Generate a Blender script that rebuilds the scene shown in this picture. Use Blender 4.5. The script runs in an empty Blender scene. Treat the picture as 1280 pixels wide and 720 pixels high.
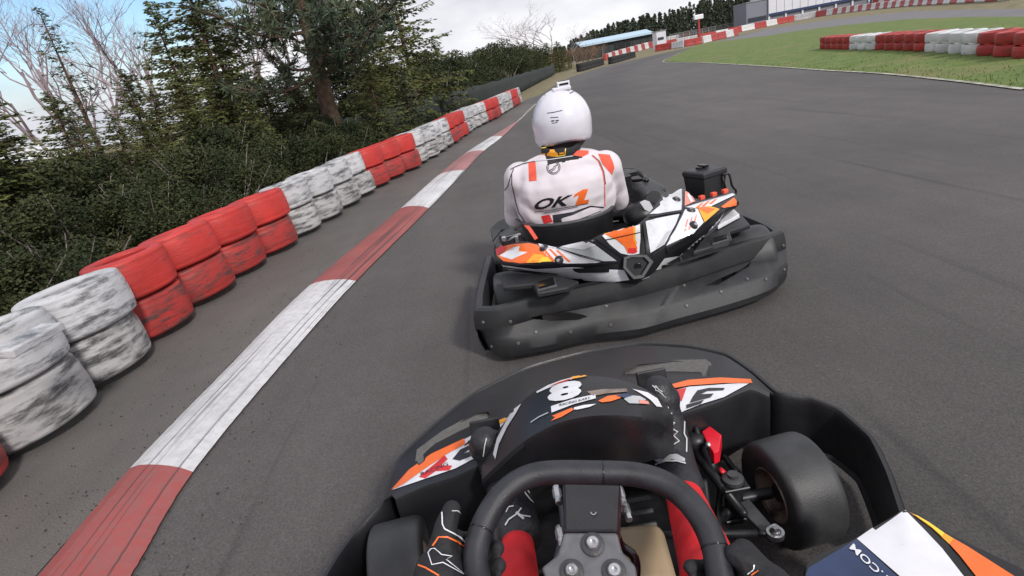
import bpy, bmesh, math, random
from mathutils import Vector, Matrix
from mathutils.bvhtree import BVHTree
import mathutils.geometry as mg
random.seed(7)
V = Vector; R = math.radians
scene = bpy.context.scene
col = scene.collection

# ------------------------------------------------------------------ camera
EYE = 1.15; FPX = 700.0
ROLL = math.atan(.19); PITCH = math.atan(268.6/FPX)
FW = V((0, math.cos(PITCH), -math.sin(PITCH)))
r0 = V((1, 0, 0)); u0 = r0.cross(FW)
RT = r0*math.cos(ROLL) - u0*math.sin(ROLL)
UP = u0*math.cos(ROLL) + r0*math.sin(ROLL)
CAM = V((0, 0, EYE))
cd = bpy.data.cameras.new('camera'); cam = bpy.data.objects.new('camera', cd); col.objects.link(cam)
cam.matrix_world = Matrix(((RT.x, UP.x, -FW.x, CAM.x), (RT.y, UP.y, -FW.y, CAM.y), (RT.z, UP.z, -FW.z, CAM.z), (0, 0, 0, 1)))
cd.sensor_width = 36; cd.lens = 36*FPX/1280; cd.clip_start = .02; cd.clip_end = 3000
scene.camera = cam

def ray(px, py): return FW + RT*((px-640)/FPX) + UP*((360-py)/FPX)
def at(px, py, z=0.):                      # measured point on the horizontal level z
    d = ray(px, py); return CAM + d*((z-EYE)/d.z)
def aty(px, py, y):
    d = ray(px, py); return CAM + d*(y/d.y)
def onplane(px, py, p0, n):
    d = ray(px, py); return CAM + d*((p0-CAM).dot(n)/d.dot(n))
def proj(p):
    d = V(p)-CAM; z = d.dot(FW); return (640+FPX*d.dot(RT)/z, 360-FPX*d.dot(UP)/z, z)

# ------------------------------------------------------------------ materials
def nodes(name):
    m = bpy.data.materials.new(name); m.use_nodes = True
    nt = m.node_tree; b = nt.nodes['Principled BSDF']
    return m, nt, b
def mat(name, c, rough=.5, metal=0., var=.12, scale=30., bump=0., bscale=200., coat=0., c2=None, dirt=None, dscale=6., damt=.4, tr=None):
    m, nt, b = nodes(name); N = nt.nodes.new; L = nt.links.new
    tc = N('ShaderNodeTexCoord'); n = N('ShaderNodeTexNoise'); n.inputs['Scale'].default_value = scale; n.inputs['Detail'].default_value = 5
    L(tc.outputs['Object'], n.inputs['Vector'])
    rp = N('ShaderNodeValToRGB'); e = rp.color_ramp.elements
    c2 = c2 or [min(1, x*(1+var)) for x in c]; cl = [x*(1-var) for x in c]
    e[0].position = .3; e[0].color = (*cl, 1); e[1].position = .7; e[1].color = (*c2, 1)
    L(n.outputs['Fac'], rp.inputs['Fac']); out = rp.outputs['Color']
    if dirt:
        n2 = N('ShaderNodeTexNoise'); n2.inputs['Scale'].default_value = dscale; n2.inputs['Detail'].default_value = 8; n2.inputs['Roughness'].default_value = .65
        L(tc.outputs['Object'], n2.inputs['Vector'])
        r2 = N('ShaderNodeValToRGB'); r2.color_ramp.elements[0].position = .62-damt*.35; r2.color_ramp.elements[1].position = .72-damt*.2
        L(n2.outputs['Fac'], r2.inputs['Fac'])
        mx = N('ShaderNodeMix'); mx.data_type = 'RGBA'; L(r2.outputs['Color'], mx.inputs['Factor']); L(out, mx.inputs['A']); mx.inputs['B'].default_value = (*dirt, 1)
        out = mx.outputs['Result']
    L(out, b.inputs['Base Color'])
    rr = N('ShaderNodeMapRange'); rr.inputs['To Min'].default_value = max(0, rough-.08); rr.inputs['To Max'].default_value = min(1, rough+.1)
    L(n.outputs['Fac'], rr.inputs['Value']); L(rr.outputs['Result'], b.inputs['Roughness'])
    b.inputs['Metallic'].default_value = metal; b.inputs['Coat Weight'].default_value = coat
    if bump:
        nb = N('ShaderNodeTexNoise'); nb.inputs['Scale'].default_value = bscale; nb.inputs['Detail'].default_value = 3 if bscale > 20 else 1.2; L(tc.outputs['Object'], nb.inputs['Vector'])
        bp = N('ShaderNodeBump'); bp.inputs['Strength'].default_value = bump; bp.inputs['Distance'].default_value = .01 if bscale > 20 else .05
        L(nb.outputs['Fac'], bp.inputs['Height']); L(bp.outputs['Normal'], b.inputs['Normal'])
    return m

def asphalt(name, c, patch, fleck=.35, line=False):
    m, nt, b = nodes(name); N = nt.nodes.new; L = nt.links.new
    tc = N('ShaderNodeTexCoord')
    def nz(s, d=4, ro=.5, vec=None):
        n = N('ShaderNodeTexNoise'); n.inputs['Scale'].default_value = s; n.inputs['Detail'].default_value = d; n.inputs['Roughness'].default_value = ro
        L(vec or tc.outputs['Object'], n.inputs['Vector']); return n.outputs['Fac']
    mp = N('ShaderNodeMapping'); mp.inputs['Scale'].default_value = (1.4, .12, 1); mp.inputs['Rotation'].default_value = (0, 0, R(6)); L(tc.outputs['Object'], mp.inputs['Vector'])
    big = nz(.35, 4); mid = nz(3, 5, .6); fine = nz(160, 2, .7); strk = nz(2.2, 4, .6, mp.outputs['Vector'])
    def mr(x, a, bb):
        k = N('ShaderNodeMapRange'); k.inputs['From Min'].default_value = .3; k.inputs['From Max'].default_value = .7
        k.inputs['To Min'].default_value = a; k.inputs['To Max'].default_value = bb; L(x, k.inputs['Value']); return k.outputs['Result']
    def mul(a, bb):
        k = N('ShaderNodeMath'); k.operation = 'MULTIPLY'; L(a, k.inputs[0]); L(bb, k.inputs[1]); return k.outputs[0]
    sx = N('ShaderNodeSeparateXYZ'); L(tc.outputs['Object'], sx.inputs[0])
    def mth(op, a, bb=None, cc=None):
        k = N('ShaderNodeMath'); k.operation = op
        for i, q in enumerate((a, bb, cc)):
            if q is None: continue
            if isinstance(q, (int, float)): k.inputs[i].default_value = q
            else: L(q, k.inputs[i])
        return k.outputs[0]
    cx_ = mth('ADD', mth('MULTIPLY', mth('MULTIPLY', sx.outputs['Y'], sx.outputs['Y']), .0042), mth('MULTIPLY_ADD', sx.outputs['Y'], .075, .75))
    dist = mth('ABSOLUTE', mth('SUBTRACT', sx.outputs['X'], cx_))
    k_ = N('ShaderNodeMapRange'); k_.interpolation_type = 'SMOOTHSTEP'; k_.inputs['From Min'].default_value = .2; k_.inputs['From Max'].default_value = 2.0; k_.inputs['To Min'].default_value = .80; k_.inputs['To Max'].default_value = 1.04; L(dist, k_.inputs['Value'])
    mp2 = N('ShaderNodeMapping'); mp2.inputs['Scale'].default_value = (7, .16, 1); mp2.inputs['Rotation'].default_value = (0, 0, R(9)); L(tc.outputs['Object'], mp2.inputs['Vector'])
    sk = nz(1.3, 3, .5, mp2.outputs['Vector']); rk = N('ShaderNodeValToRGB'); rk.color_ramp.elements[0].position = .62; rk.color_ramp.elements[1].position = .70; rk.color_ramp.elements[0].color = (1, 1, 1, 1); rk.color_ramp.elements[1].color = (.74, .74, .74, 1); L(sk, rk.inputs['Fac'])
    strk2 = mul(k_.outputs['Result'], rk.outputs['Color']) if line else None
    f = mul(mul(mr(big, 1-patch, 1+patch), mr(mid, .90, 1.08)), mul(mr(fine, 1-fleck, 1+fleck), mr(strk, .88, 1.08)))
    if line: f = mul(f, strk2)
    vm = N('ShaderNodeVectorMath'); vm.operation = 'SCALE'; vm.inputs[0].default_value = c; L(f, vm.inputs['Scale'])
    # pale stone flecks
    vo = N('ShaderNodeTexVoronoi'); vo.inputs['Scale'].default_value = 26; L(tc.outputs['Object'], vo.inputs['Vector'])
    lt = N('ShaderNodeMath'); lt.operation = 'LESS_THAN'; lt.inputs[1].default_value = .085; L(vo.outputs['Distance'], lt.inputs[0])
    gn = N('ShaderNodeMath'); gn.operation = 'MULTIPLY'; L(lt.outputs[0], gn.inputs[0]); L(mr(nz(9, 2), 0, .55), gn.inputs[1])
    mx = N('ShaderNodeMix'); mx.data_type = 'RGBA'; L(gn.outputs[0], mx.inputs['Factor']); L(vm.outputs[0], mx.inputs['A']); mx.inputs['B'].default_value = (.19, .17, .15, 1)
    L(mx.outputs['Result'], b.inputs['Base Color']); b.inputs['Roughness'].default_value = .85
    bp = N('ShaderNodeBump'); bp.inputs['Strength'].default_value = .35; bp.inputs['Distance'].default_value = .006
    L(fine, bp.inputs['Height']); L(bp.outputs['Normal'], b.inputs['Normal'])
    return m

def kerbpaint(name, c, worn, rub=(.035, .033, .034)):
    # paint over asphalt, scuffed and crossed by rubber streaks that run along the kerb (UV: u across, v along)
    m, nt, b = nodes(name); N = nt.nodes.new; L = nt.links.new
    uv = N('ShaderNodeUVMap'); uv.uv_map = 'UVMap'
    tc = N('ShaderNodeTexCoord')
    mp = N('ShaderNodeMapping'); mp.inputs['Scale'].default_value = (15, .30, 1); mp.inputs['Rotation'].default_value = (0, 0, R(.7)); L(uv.outputs['UV'], mp.inputs['Vector'])
    s = N('ShaderNodeTexNoise'); s.inputs['Scale'].default_value = 1; s.inputs['Detail'].default_value = 4; s.inputs['Roughness'].default_value = .6; L(mp.outputs[0], s.inputs['Vector'])
    rs = N('ShaderNodeValToRGB'); rs.color_ramp.elements[0].position = .56; rs.color_ramp.elements[1].position = .63; L(s.outputs['Fac'], rs.inputs['Fac'])
    n = N('ShaderNodeTexNoise'); n.inputs['Scale'].default_value = 24; n.inputs['Detail'].default_value = 9; n.inputs['Roughness'].default_value = .7; L(tc.outputs['Object'], n.inputs['Vector'])
    rn = N('ShaderNodeValToRGB'); rn.color_ramp.elements[0].position = .58-worn*.2; rn.color_ramp.elements[1].position = .75-worn*.15; L(n.outputs['Fac'], rn.inputs['Fac'])
    n3 = N('ShaderNodeTexNoise'); n3.inputs['Scale'].default_value = 2.; n3.inputs['Detail'].default_value = 4; L(tc.outputs['Object'], n3.inputs['Vector'])
    k = N('ShaderNodeMapRange'); k.inputs['From Min'].default_value = .3; k.inputs['From Max'].default_value = .7; k.inputs['To Min'].default_value = .8; k.inputs['To Max'].default_value = 1.1; L(n3.outputs['Fac'], k.inputs['Value'])
    sc = N('ShaderNodeVectorMath'); sc.operation = 'SCALE'; sc.inputs[0].default_value = c; L(k.outputs['Result'], sc.inputs['Scale'])
    m1 = N('ShaderNodeMix'); m1.data_type = 'RGBA'; L(sc.outputs[0], m1.inputs['A']); m1.inputs['B'].default_value = (.16, .145, .14, 1)
    f1 = N('ShaderNodeMath'); f1.operation = 'MULTIPLY'; L(rn.outputs['Color'], f1.inputs[0]); f1.inputs[1].default_value = .28; L(f1.outputs[0], m1.inputs['Factor'])
    m2 = N('ShaderNodeMix'); m2.data_type = 'RGBA'; L(m1.outputs['Result'], m2.inputs['A']); m2.inputs['B'].default_value = (*rub, 1)
    f2 = N('ShaderNodeMath'); f2.operation = 'MULTIPLY'; L(rs.outputs['Color'], f2.inputs[0]); f2.inputs[1].default_value = .8; L(f2.outputs[0], m2.inputs['Factor'])
    L(m2.outputs['Result'], b.inputs['Base Color']); b.inputs['Roughness'].default_value = .6
    return m

def tyrepaint(name, c, chip, thr):
    # thick paint on old rubber: chips and scrapes stretched round the tyre; every tyre gets its own pattern
    m, nt, b = nodes(name); N = nt.nodes.new; L = nt.links.new
    tc = N('ShaderNodeTexCoord'); oi = N('ShaderNodeObjectInfo')
    ad = N('ShaderNodeVectorMath'); ad.operation = 'ADD'; L(tc.outputs['Object'], ad.inputs[0])
    ml = N('ShaderNodeMath'); ml.operation = 'MULTIPLY'; L(oi.outputs['Random'], ml.inputs[0]); ml.inputs[1].default_value = 37; L(ml.outputs[0], ad.inputs[1])
    mp = N('ShaderNodeMapping'); mp.inputs['Scale'].default_value = (1, 1, 5.); L(ad.outputs[0], mp.inputs['Vector'])
    def nz(s, d, ro, vec):
        n = N('ShaderNodeTexNoise'); n.inputs['Scale'].default_value = s; n.inputs['Detail'].default_value = d; n.inputs['Roughness'].default_value = ro; L(vec, n.inputs['Vector']); return n.outputs['Fac']
    a = nz(4.5, 9, .68, mp.outputs[0]); d = nz(3, 4, .5, ad.outputs[0])
    r1 = N('ShaderNodeValToRGB'); r1.color_ramp.elements[0].position = thr; r1.color_ramp.elements[1].position = thr+.16; L(a, r1.inputs['Fac'])
    k = N('ShaderNodeMapRange'); k.inputs['From Min'].default_value = .3; k.inputs['From Max'].default_value = .7; k.inputs['To Min'].default_value = .72; k.inputs['To Max'].default_value = 1.1; L(d, k.inputs['Value'])
    sc = N('ShaderNodeVectorMath'); sc.operation = 'SCALE'; sc.inputs[0].default_value = c; L(k.outputs['Result'], sc.inputs['Scale'])
    m1 = N('ShaderNodeMix'); m1.data_type = 'RGBA'; L(sc.outputs[0], m1.inputs['A']); m1.inputs['B'].default_value = (*chip, 1); L(r1.outputs['Color'], m1.inputs['Factor'])
    # road grime near the ground
    sx = N('ShaderNodeSeparateXYZ'); L(tc.outputs['Object'], sx.inputs[0])
    L(m1.outputs['Result'], b.inputs['Base Color']); b.inputs['Roughness'].default_value = .55
    bp = N('ShaderNodeBump'); bp.inputs['Strength'].default_value = .5; bp.inputs['Distance'].default_value = .01; L(a, bp.inputs['Height']); L(bp.outputs['Normal'], b.inputs['Normal'])
    return m

M = {}
M['asphalt'] = asphalt('asphalt', (.083, .076, .075), .16, .35, True)
M['verge'] = asphalt('verge_asphalt', (.108, .099, .093), .16)
M['farroad'] = asphalt('old_asphalt', (.15, .145, .15), .06, .2)
M['kred'] = kerbpaint('kerb_red', (.34, .07, .065), 1.0)
M['kwhite'] = kerbpaint('kerb_white', (.60, .60, .62), .7)
M['kpink'] = kerbpaint('kerb_faded_red', (.36, .15, .15), .6)
M['tred'] = tyrepaint('tyre_red_paint', (.50, .032, .026), (.15, .035, .03), .555)
M['twhite'] = tyrepaint('tyre_white_paint', (.52, .52, .54), (.09, .093, .1), .48)
M['twhited'] = tyrepaint('tyre_grimy_white_paint', (.44, .43, .43), (.07, .068, .07), .45)
M['tredd'] = tyrepaint('tyre_grimy_red_paint', (.38, .03, .026), (.085, .035, .032), .47)
M['tblack'] = mat('bare_tyre', (.025, .025, .027), .8, bump=.3)
M['treda'] = tyrepaint('tyre_dull_red', (.40, .035, .03), (.09, .04, .03), .52)
M['twhiteb'] = tyrepaint('tyre_clean_white', (.62, .62, .63), (.25, .24, .23), .6)
M['trubber'] = mat('tyre_rubber', (.028, .029, .031), .5, var=.25, scale=14, bump=.12, bscale=320, c2=(.045, .046, .05))
M['plastic'] = mat('black_moulded_plastic', (.016, .017, .020), .42, var=.3, scale=7, bump=.25, bscale=350, c2=(.022, .023, .027), dirt=(.026, .025, .025), dscale=11, damt=.35)
M['plasticd'] = mat('black_satin_plastic', (.012, .012, .014), .36, var=.3, scale=9, bump=.12, bscale=300)
M['greyplastic'] = mat('dark_grey_plastic', (.045, .046, .05), .5, var=.2, bump=.15)
M['grip'] = mat('wheel_leatherette', (.016, .017, .022), .42, var=.3, bump=.18, bscale=700, c2=(.03, .031, .038))
M['insert'] = mat('slot_filler_grey', (.11, .105, .10), .8, var=.15, scale=60, bump=.4)  # grey of lit asphalt, for the added plates in the nose slots
M['steel'] = mat('blackened_steel', (.03, .03, .034), .4, .6, var=.3)
M['alu'] = mat('worn_aluminium', (.55, .55, .57), .35, .9, dirt=(.12, .12, .12), dscale=30)
M['greybolt'] = mat('dull_bolt', (.13, .13, .13), .5, .4)
M['hub'] = mat('grey_hub_metal', (.14, .14, .15), .45, .5, var=.15, scale=60)
M['rim'] = mat('dusty_bronze_rim', (.34, .27, .23), .4, .6, dirt=(.06, .05, .045), dscale=14)
M['white'] = mat('white_sticker', (.72, .72, .76), .3, var=.05, coat=.3)
M['whited'] = mat('white_fairing', (.62, .63, .67), .32, var=.06, dirt=(.42, .42, .42), dscale=5, damt=.3, coat=.3)
M['lgrey'] = mat('light_grey_sticker', (.42, .44, .46), .3, var=.06)
M['black'] = mat('black_sticker', (.014, .014, .02), .38, var=.2)
M['navy'] = mat('navy_sticker', (.018, .035, .10), .3, var=.35, scale=8, coat=.3)
M['orange'] = mat('orange_sticker', (.86, .16, .03), .35, var=.08)
M['amber'] = mat('amber_sticker', (.9, .36, .03), .35, var=.1)
M['yellow'] = mat('yellow_sticker', (.9, .62, .05), .35, var=.08)
M['redst'] = mat('red_sticker', (.62, .03, .03), .35, var=.1)
M['salmon'] = mat('salmon_sticker', (.72, .26, .2), .35, var=.1)
M['redpl'] = mat('red_plastic', (.7, .012, .03), .35)
M['suit'] = mat('white_suit_cloth', (.64, .59, .63), .8, var=.04, scale=12, bump=1., bscale=7)
M['suitred'] = mat('red_suit_cloth', (.58, .010, .016), .8, var=.12, scale=6, bump=.8, bscale=12)
M['suitcoral'] = mat('coral_suit_cloth', (.78, .10, .055), .75, var=.1)
M['cloth'] = mat('black_cloth', (.011, .011, .014), .75, var=.25, scale=20, bump=.8, bscale=40)
M['leather'] = mat('black_boot_leather', (.014, .014, .018), .5, var=.3, bump=.3, bscale=90)
M['helmet'] = mat('white_helmet_shell', (.66, .65, .72), .22, var=.03, coat=.6)
M['visor'] = mat('dark_visor', (.01, .01, .012), .1)
M['thread'] = mat('pale_thread', (.5, .5, .52), .7)
M['tank'] = mat('tan_fuel_tank', (.36, .27, .17), .45, var=.12, scale=9)
M['grass'] = mat('mown_grass', (.092, .14, .022), .9, var=.2, scale=2, c2=(.13, .18, .036), bump=.6, bscale=60, dirt=(.17, .15, .06), dscale=.5, damt=.25)
M['rough'] = mat('rough_brown_grass', (.14, .125, .06), .95, var=.3, scale=2, c2=(.24, .2, .11), bump=1., bscale=40)
M['soil'] = mat('leaf_litter', (.035, .03, .018), .95, var=.4, scale=4, bump=1., bscale=30)
M['bark'] = mat('pine_bark', (.10, .062, .042), .9, var=.4, scale=14, bump=1., bscale=25)
M['twig'] = mat('bare_twigs', (.27, .22, .22), .9, var=.3, scale=2)
M['twigp'] = mat('birch_twigs', (.34, .27, .29), .8, var=.35, scale=2)
M['roof'] = mat('pale_blue_roof_sheet', (.42, .56, .68), .5, var=.08)
M['shed'] = mat('dark_green_cladding', (.028, .034, .036), .7, var=.15)
M['hall'] = mat('white_wall_panels', (.60, .60, .66), .6, var=.05, scale=1)
M['annex'] = mat('slate_grey_cladding', (.17, .18, .22), .6, var=.1)
M['net'] = mat('dark_green_netting', (.02, .028, .026), .9, var=.3, scale=1.5)
M['galv'] = mat('galvanised_steel', (.38, .39, .4), .5, .5)
M['glassd'] = mat('dark_glass', (.03, .035, .05), .12)
M['rail'] = mat('pale_rail', (.26, .25, .27), .6)

def needle(name, ca, cb):
    m, nt, b = nodes(name); N = nt.nodes.new; L = nt.links.new
    tc = N('ShaderNodeTexCoord'); oi = N('ShaderNodeObjectInfo')
    n = N('ShaderNodeTexNoise'); n.inputs['Scale'].default_value = 1.3; n.inputs['Detail'].default_value = 6; L(tc.outputs['Object'], n.inputs['Vector'])
    rp = N('ShaderNodeValToRGB'); e = rp.color_ramp.elements; e[0].position = .32; e[0].color = (*ca, 1); e[1].position = .68; e[1].color = (*cb, 1)
    L(n.outputs['Fac'], rp.inputs['Fac']); L(rp.outputs['Color'], b.inputs['Base Color']); b.inputs['Roughness'].default_value = .75
    b.inputs['Specular IOR Level'].default_value = .2
    return m
M['spruce'] = needle('spruce_needles', (.042, .06, .02), (.15, .165, .055))
M['spruceb'] = needle('bluish_needles', (.035, .055, .04), (.12, .145, .085))
M['bush'] = needle('evergreen_leaves', (.02, .03, .013), (.06, .066, .025))
M['brownbush'] = needle('brown_twigs', (.13, .085, .055), (.26, .18, .13))
M['fargreen'] = needle('far_needles', (.03, .044, .03), (.075, .09, .06))

# ------------------------------------------------------------------ mesh helpers
class MB:
    def __init__(s): s.v = []; s.f = []; s.m = []; s.cur = 0
    def add(s, vs, fs):
        o = len(s.v); s.v += [tuple(x) for x in vs]
        for f in fs: s.f.append([o+i for i in f]); s.m.append(s.cur)
    def box(s, c, size, rot=None):
        hx, hy, hz = [x/2 for x in size]
        vs = [V((x, y, z)) for z in (-hz, hz) for y in (-hy, hy) for x in (-hx, hx)]
        if rot is not None: vs = [rot @ p for p in vs]
        c = V(c); s.add([c+p for p in vs], [(0, 2, 3, 1), (4, 5, 7, 6), (0, 1, 5, 4), (2, 6, 7, 3), (0, 4, 6, 2), (1, 3, 7, 5)])
    def tube(s, pts, rad, seg=8, caps=True, closed=False):
        pts = [V(p) for p in pts]; n = len(pts)
        rs = rad if isinstance(rad, (list, tuple)) else [rad]*n
        vs = []; prev = None
        for i, p in enumerate(pts):
            if closed: t = (pts[(i+1) % n]-pts[i-1])
            else: t = pts[min(i+1, n-1)]-pts[max(i-1, 0)]
            t = t.normalized() if t.length > 1e-9 else V((0, 0, 1))
            if prev is None:
                a = V((0, 0, 1)) if abs(t.z) < .9 else V((1, 0, 0)); x = t.cross(a).normalized()
            else:
                x = (prev - t*prev.dot(t))
                x = x.normalized() if x.length > 1e-6 else t.orthogonal().normalized()
            prev = x; y = t.cross(x)
            for k in range(seg):
                a = 2*math.pi*k/seg; vs.append(p + (x*math.cos(a)+y*math.sin(a))*rs[i])
        fs = []
        for i in range(n if closed else n-1):
            j = (i+1) % n
            for k in range(seg):
                k2 = (k+1) % seg; fs.append((i*seg+k, i*seg+k2, j*seg+k2, j*seg+k))
        if caps and not closed: fs.append(tuple(range(seg))[::-1]); fs.append(tuple((n-1)*seg+k for k in range(seg)))
        s.add(vs, fs)
    def lathe(s, prof, seg=32, mtx=None, closed=False):   # prof: (radius, height) round local z
        mtx = mtx or Matrix(); vs = []; n = len(prof)
        for k in range(seg):
            a = 2*math.pi*k/seg
            for r, h in prof: vs.append(mtx @ V((r*math.cos(a), r*math.sin(a), h)))
        fs = []
        for k in range(seg):
            k2 = (k+1) % seg
            for i in range(n if closed else n-1):
                j = (i+1) % n; fs.append((k*n+i, k2*n+i, k2*n+j, k*n+j))
        s.add(vs, fs)
    def ell(s, c, r, rot=None, seg=20, rings=12):
        c = V(c); vs = []; fs = []
        for i in range(rings+1):
            th = math.pi*i/rings
            for k in range(seg):
                a = 2*math.pi*k/seg; p = V((r[0]*math.sin(th)*math.cos(a), r[1]*math.sin(th)*math.sin(a), r[2]*math.cos(th)))
                if rot is not None: p = rot @ p
                vs.append(c+p)
        for i in range(rings):
            for k in range(seg):
                k2 = (k+1) % seg; fs.append((i*seg+k, (i+1)*seg+k, (i+1)*seg+k2, i*seg+k2))
        s.add(vs, fs)
    def cap(s, a, b, ra, rb, seg=14):                    # limb with round ends
        s.tube([a, b], [ra, rb], seg); s.ell(a, (ra,)*3, None, seg, 8); s.ell(b, (rb,)*3, None, seg, 8)
    def loft(s, rows, close=False):
        n = len(rows[0]); vs = [p for r in rows for p in r]; fs = []
        for i in range(len(rows) if close else len(rows)-1):
            i2 = (i+1) % len(rows)
            for k in range(n-1): fs.append((i*n+k, i*n+k+1, i2*n+k+1, i2*n+k))
        s.add(vs, fs)
    def prism(s, poly, off):                             # poly: 3d points, off: extrusion vector
        n = len(poly); off = V(off); vs = [V(p) for p in poly]+[V(p)+off for p in poly]
        s.add(vs, [tuple(range(n))[::-1], tuple(range(n, 2*n))]+[(i, (i+1) % n, n+(i+1) % n, n+i) for i in range(n)])

def finish(o, mods):
    # turn modifiers into real mesh data
    for t, kw in mods:
        md = o.modifiers.new(t, t)
        for k, v in kw.items(): setattr(md, k, v)
    dg = bpy.context.evaluated_depsgraph_get(); dg.update()
    me = bpy.data.meshes.new_from_object(o.evaluated_get(dg), depsgraph=dg)
    o.modifiers.clear(); o.data = me

BASE = {}
def build(name, mb, mats, parent=None, smooth=False, mods=None, label=None, cat=None, group=None, kind=None, loc=None, angle=None):
    base = V((0, 0, 0))
    if parent is not None: base = BASE[parent.name]
    elif loc is not None: base = V(loc)
    me = bpy.data.meshes.new(name)
    me.from_pydata([tuple(V(p)-base) for p in mb.v], [], mb.f)
    mats = mats if isinstance(mats, (list, tuple)) else [mats]
    for m in mats: me.materials.append(m)
    if len(mats) > 1: me.polygons.foreach_set('material_index', mb.m)
    bm = bmesh.new(); bm.from_mesh(me); bmesh.ops.recalc_face_normals(bm, faces=bm.faces); bm.to_mesh(me); bm.free()
    o = bpy.data.objects.new(name, me); col.objects.link(o)
    if parent is not None: o.parent = parent
    else: o.location = base
    BASE[o.name] = base
    if parent is not None and parent.type == 'MESH' or parent is not None: pass
    if mods: finish(o, mods)
    for p in o.data.polygons: p.use_smooth = smooth
    if smooth and angle: o.data.set_sharp_from_angle(angle=R(angle))
    setp(o, label, cat, group, kind)
    return o
def setp(o, label=None, cat=None, group=None, kind=None):
    if label: o['label'] = label
    if cat: o['category'] = cat
    if group: o['group'] = group
    if kind: o['kind'] = kind
    return o
def thing(name, loc, label, cat, group=None):
    o = bpy.data.objects.new(name, None); col.objects.link(o); o.location = loc; o.empty_display_size = .1
    BASE[o.name] = V(loc); return setp(o, label, cat, group)
def struct(name, mb, m, **k): return build(name, mb, m, kind='structure', **k)

def spline(pts, n):                                       # Catmull-Rom through the points, n samples in all
    pts = [V(p) for p in pts]; P = [pts[0]*2-pts[1]]+pts+[pts[-1]*2-pts[-2]]; out = []
    k = len(pts)-1
    for i in range(n):
        t = i/(n-1)*k; j = min(int(t), k-1); t -= j; a, b, c, d = P[j:j+4]
        out.append(.5*((2*b)+(c-a)*t+(2*a-5*b+4*c-d)*t*t+(3*b-a-3*c+d)*t**3))
    return out
def splin(pts, n, k):                                     # between the polygon (k = 1) and its smooth curve (k = 0)
    S = spline(pts, n); m = len(pts)-1; out = []
    for i in range(n):
        t = i/(n-1)*m; j = min(int(t), m-1); out.append(S[i].lerp(V(pts[j]).lerp(V(pts[j+1]), t-j), k))
    return out
def pz(l): return [at(x, y, z) for x, y, z in l]
def bvh_of(objs):
    vs = []; fs = []
    for o in objs:
        b = BASE[o.name]; k = len(vs); vs += [v.co + b for v in o.data.vertices]; fs += [[k+i for i in p.vertices] for p in o.data.polygons]
    return BVHTree.FromPolygons(vs, fs)
def onto(mesh2d, bvh, name, m, parent, off=.0015, maxe=7., far=8., label=None):
    # lay flat artwork (points given in photograph pixels) on a real surface: every vertex ends up on that surface
    pts, tris = mesh2d
    bm = bmesh.new(); vs = [bm.verts.new((x, y, 0)) for x, y in pts]; bm.verts.ensure_lookup_table()
    for t in tris:
        try: bm.faces.new([vs[i] for i in t])
        except ValueError: pass
    bmesh.ops.triangulate(bm, faces=bm.faces)
    for _ in range(5):
        long = [e for e in bm.edges if e.calc_length() > maxe]
        if not long: break
        bmesh.ops.subdivide_edges(bm, edges=long, cuts=1); bmesh.ops.triangulate(bm, faces=bm.faces)
    mb = MB(); idx = {}
    for v in bm.verts:
        d = ray(v.co.x, v.co.y).normalized(); h, n, i, dist = bvh.ray_cast(CAM, d, far)
        if h is not None:
            if n.dot(d) > 0: n = -n
            idx[v] = len(mb.v); mb.v.append(tuple(h + n*off))
    for f in bm.faces:
        if all(v in idx for v in f.verts):
            q = [V(mb.v[idx[v]]) for v in f.verts]
            if max((q[0]-q[1]).length, (q[1]-q[2]).length, (q[0]-q[2]).length) > .16: continue
            mb.f.append([idx[v] for v in f.verts]); mb.m.append(0)
    bm.free()
    if not mb.f: return None
    return build(name, mb, m, parent, smooth=True, label=label)
def poly2(*polys):
    pts = []; tris = []
    for p in polys:
        k = len(pts); pts += p
        t = mg.tessellate_polygon([[V((x, y, 0)) for x, y in p]])
        tris += [[k+i for i in q] for q in t]
    return pts, tris
def line2(pts, w):                                        # a painted or stitched line w pixels wide
    P = [V((x, y)) for x, y in pts]; out = []; tris = []
    for i, p in enumerate(P):
        t = (P[min(i+1, len(P)-1)]-P[max(i-1, 0)]).normalized(); n = V((-t.y, t.x))*w/2; out += [tuple(p+n), tuple(p-n)]
    for i in range(len(P)-1): a = 2*i; tris += [[a, a+1, a+3], [a, a+3, a+2]]
    return out, tris
def merge2(*ms):
    pts = []; tris = []
    for p, t in ms: k = len(pts); pts += list(p); tris += [[k+i for i in q] for q in t]
    return pts, tris
def textmesh(s, bold=0., shear=0.):
    cu = bpy.data.curves.new('lettering', 'FONT'); cu.body = s; cu.offset = bold; cu.shear = shear; cu.resolution_u = 3
    o = bpy.data.objects.new('lettering', cu); col.objects.link(o)
    dg = bpy.context.evaluated_depsgraph_get(); dg.update()
    me = bpy.data.meshes.new_from_object(o.evaluated_get(dg), depsgraph=dg)
    pts = [(v.co.x, v.co.y) for v in me.vertices]; tris = [list(p.vertices) for p in me.polygons]
    bpy.data.objects.remove(o); bpy.data.curves.remove(cu); bpy.data.meshes.remove(me)
    x0 = min(p[0] for p in pts); x1 = max(p[0] for p in pts); y0 = min(p[1] for p in pts); y1 = max(p[1] for p in pts)
    return [((x-x0)/(x1-x0), (y-y0)/(y1-y0)) for x, y in pts], tris
def text2(s, o, ex, ey, bold=.01, shear=0.):              # unit box of the word mapped to o + u*ex + v*ey (pixels)
    p, t = textmesh(s, bold, shear); return [(o[0]+u*ex[0]+v*ey[0], o[1]+u*ex[1]+v*ey[1]) for u, v in p], t
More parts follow.
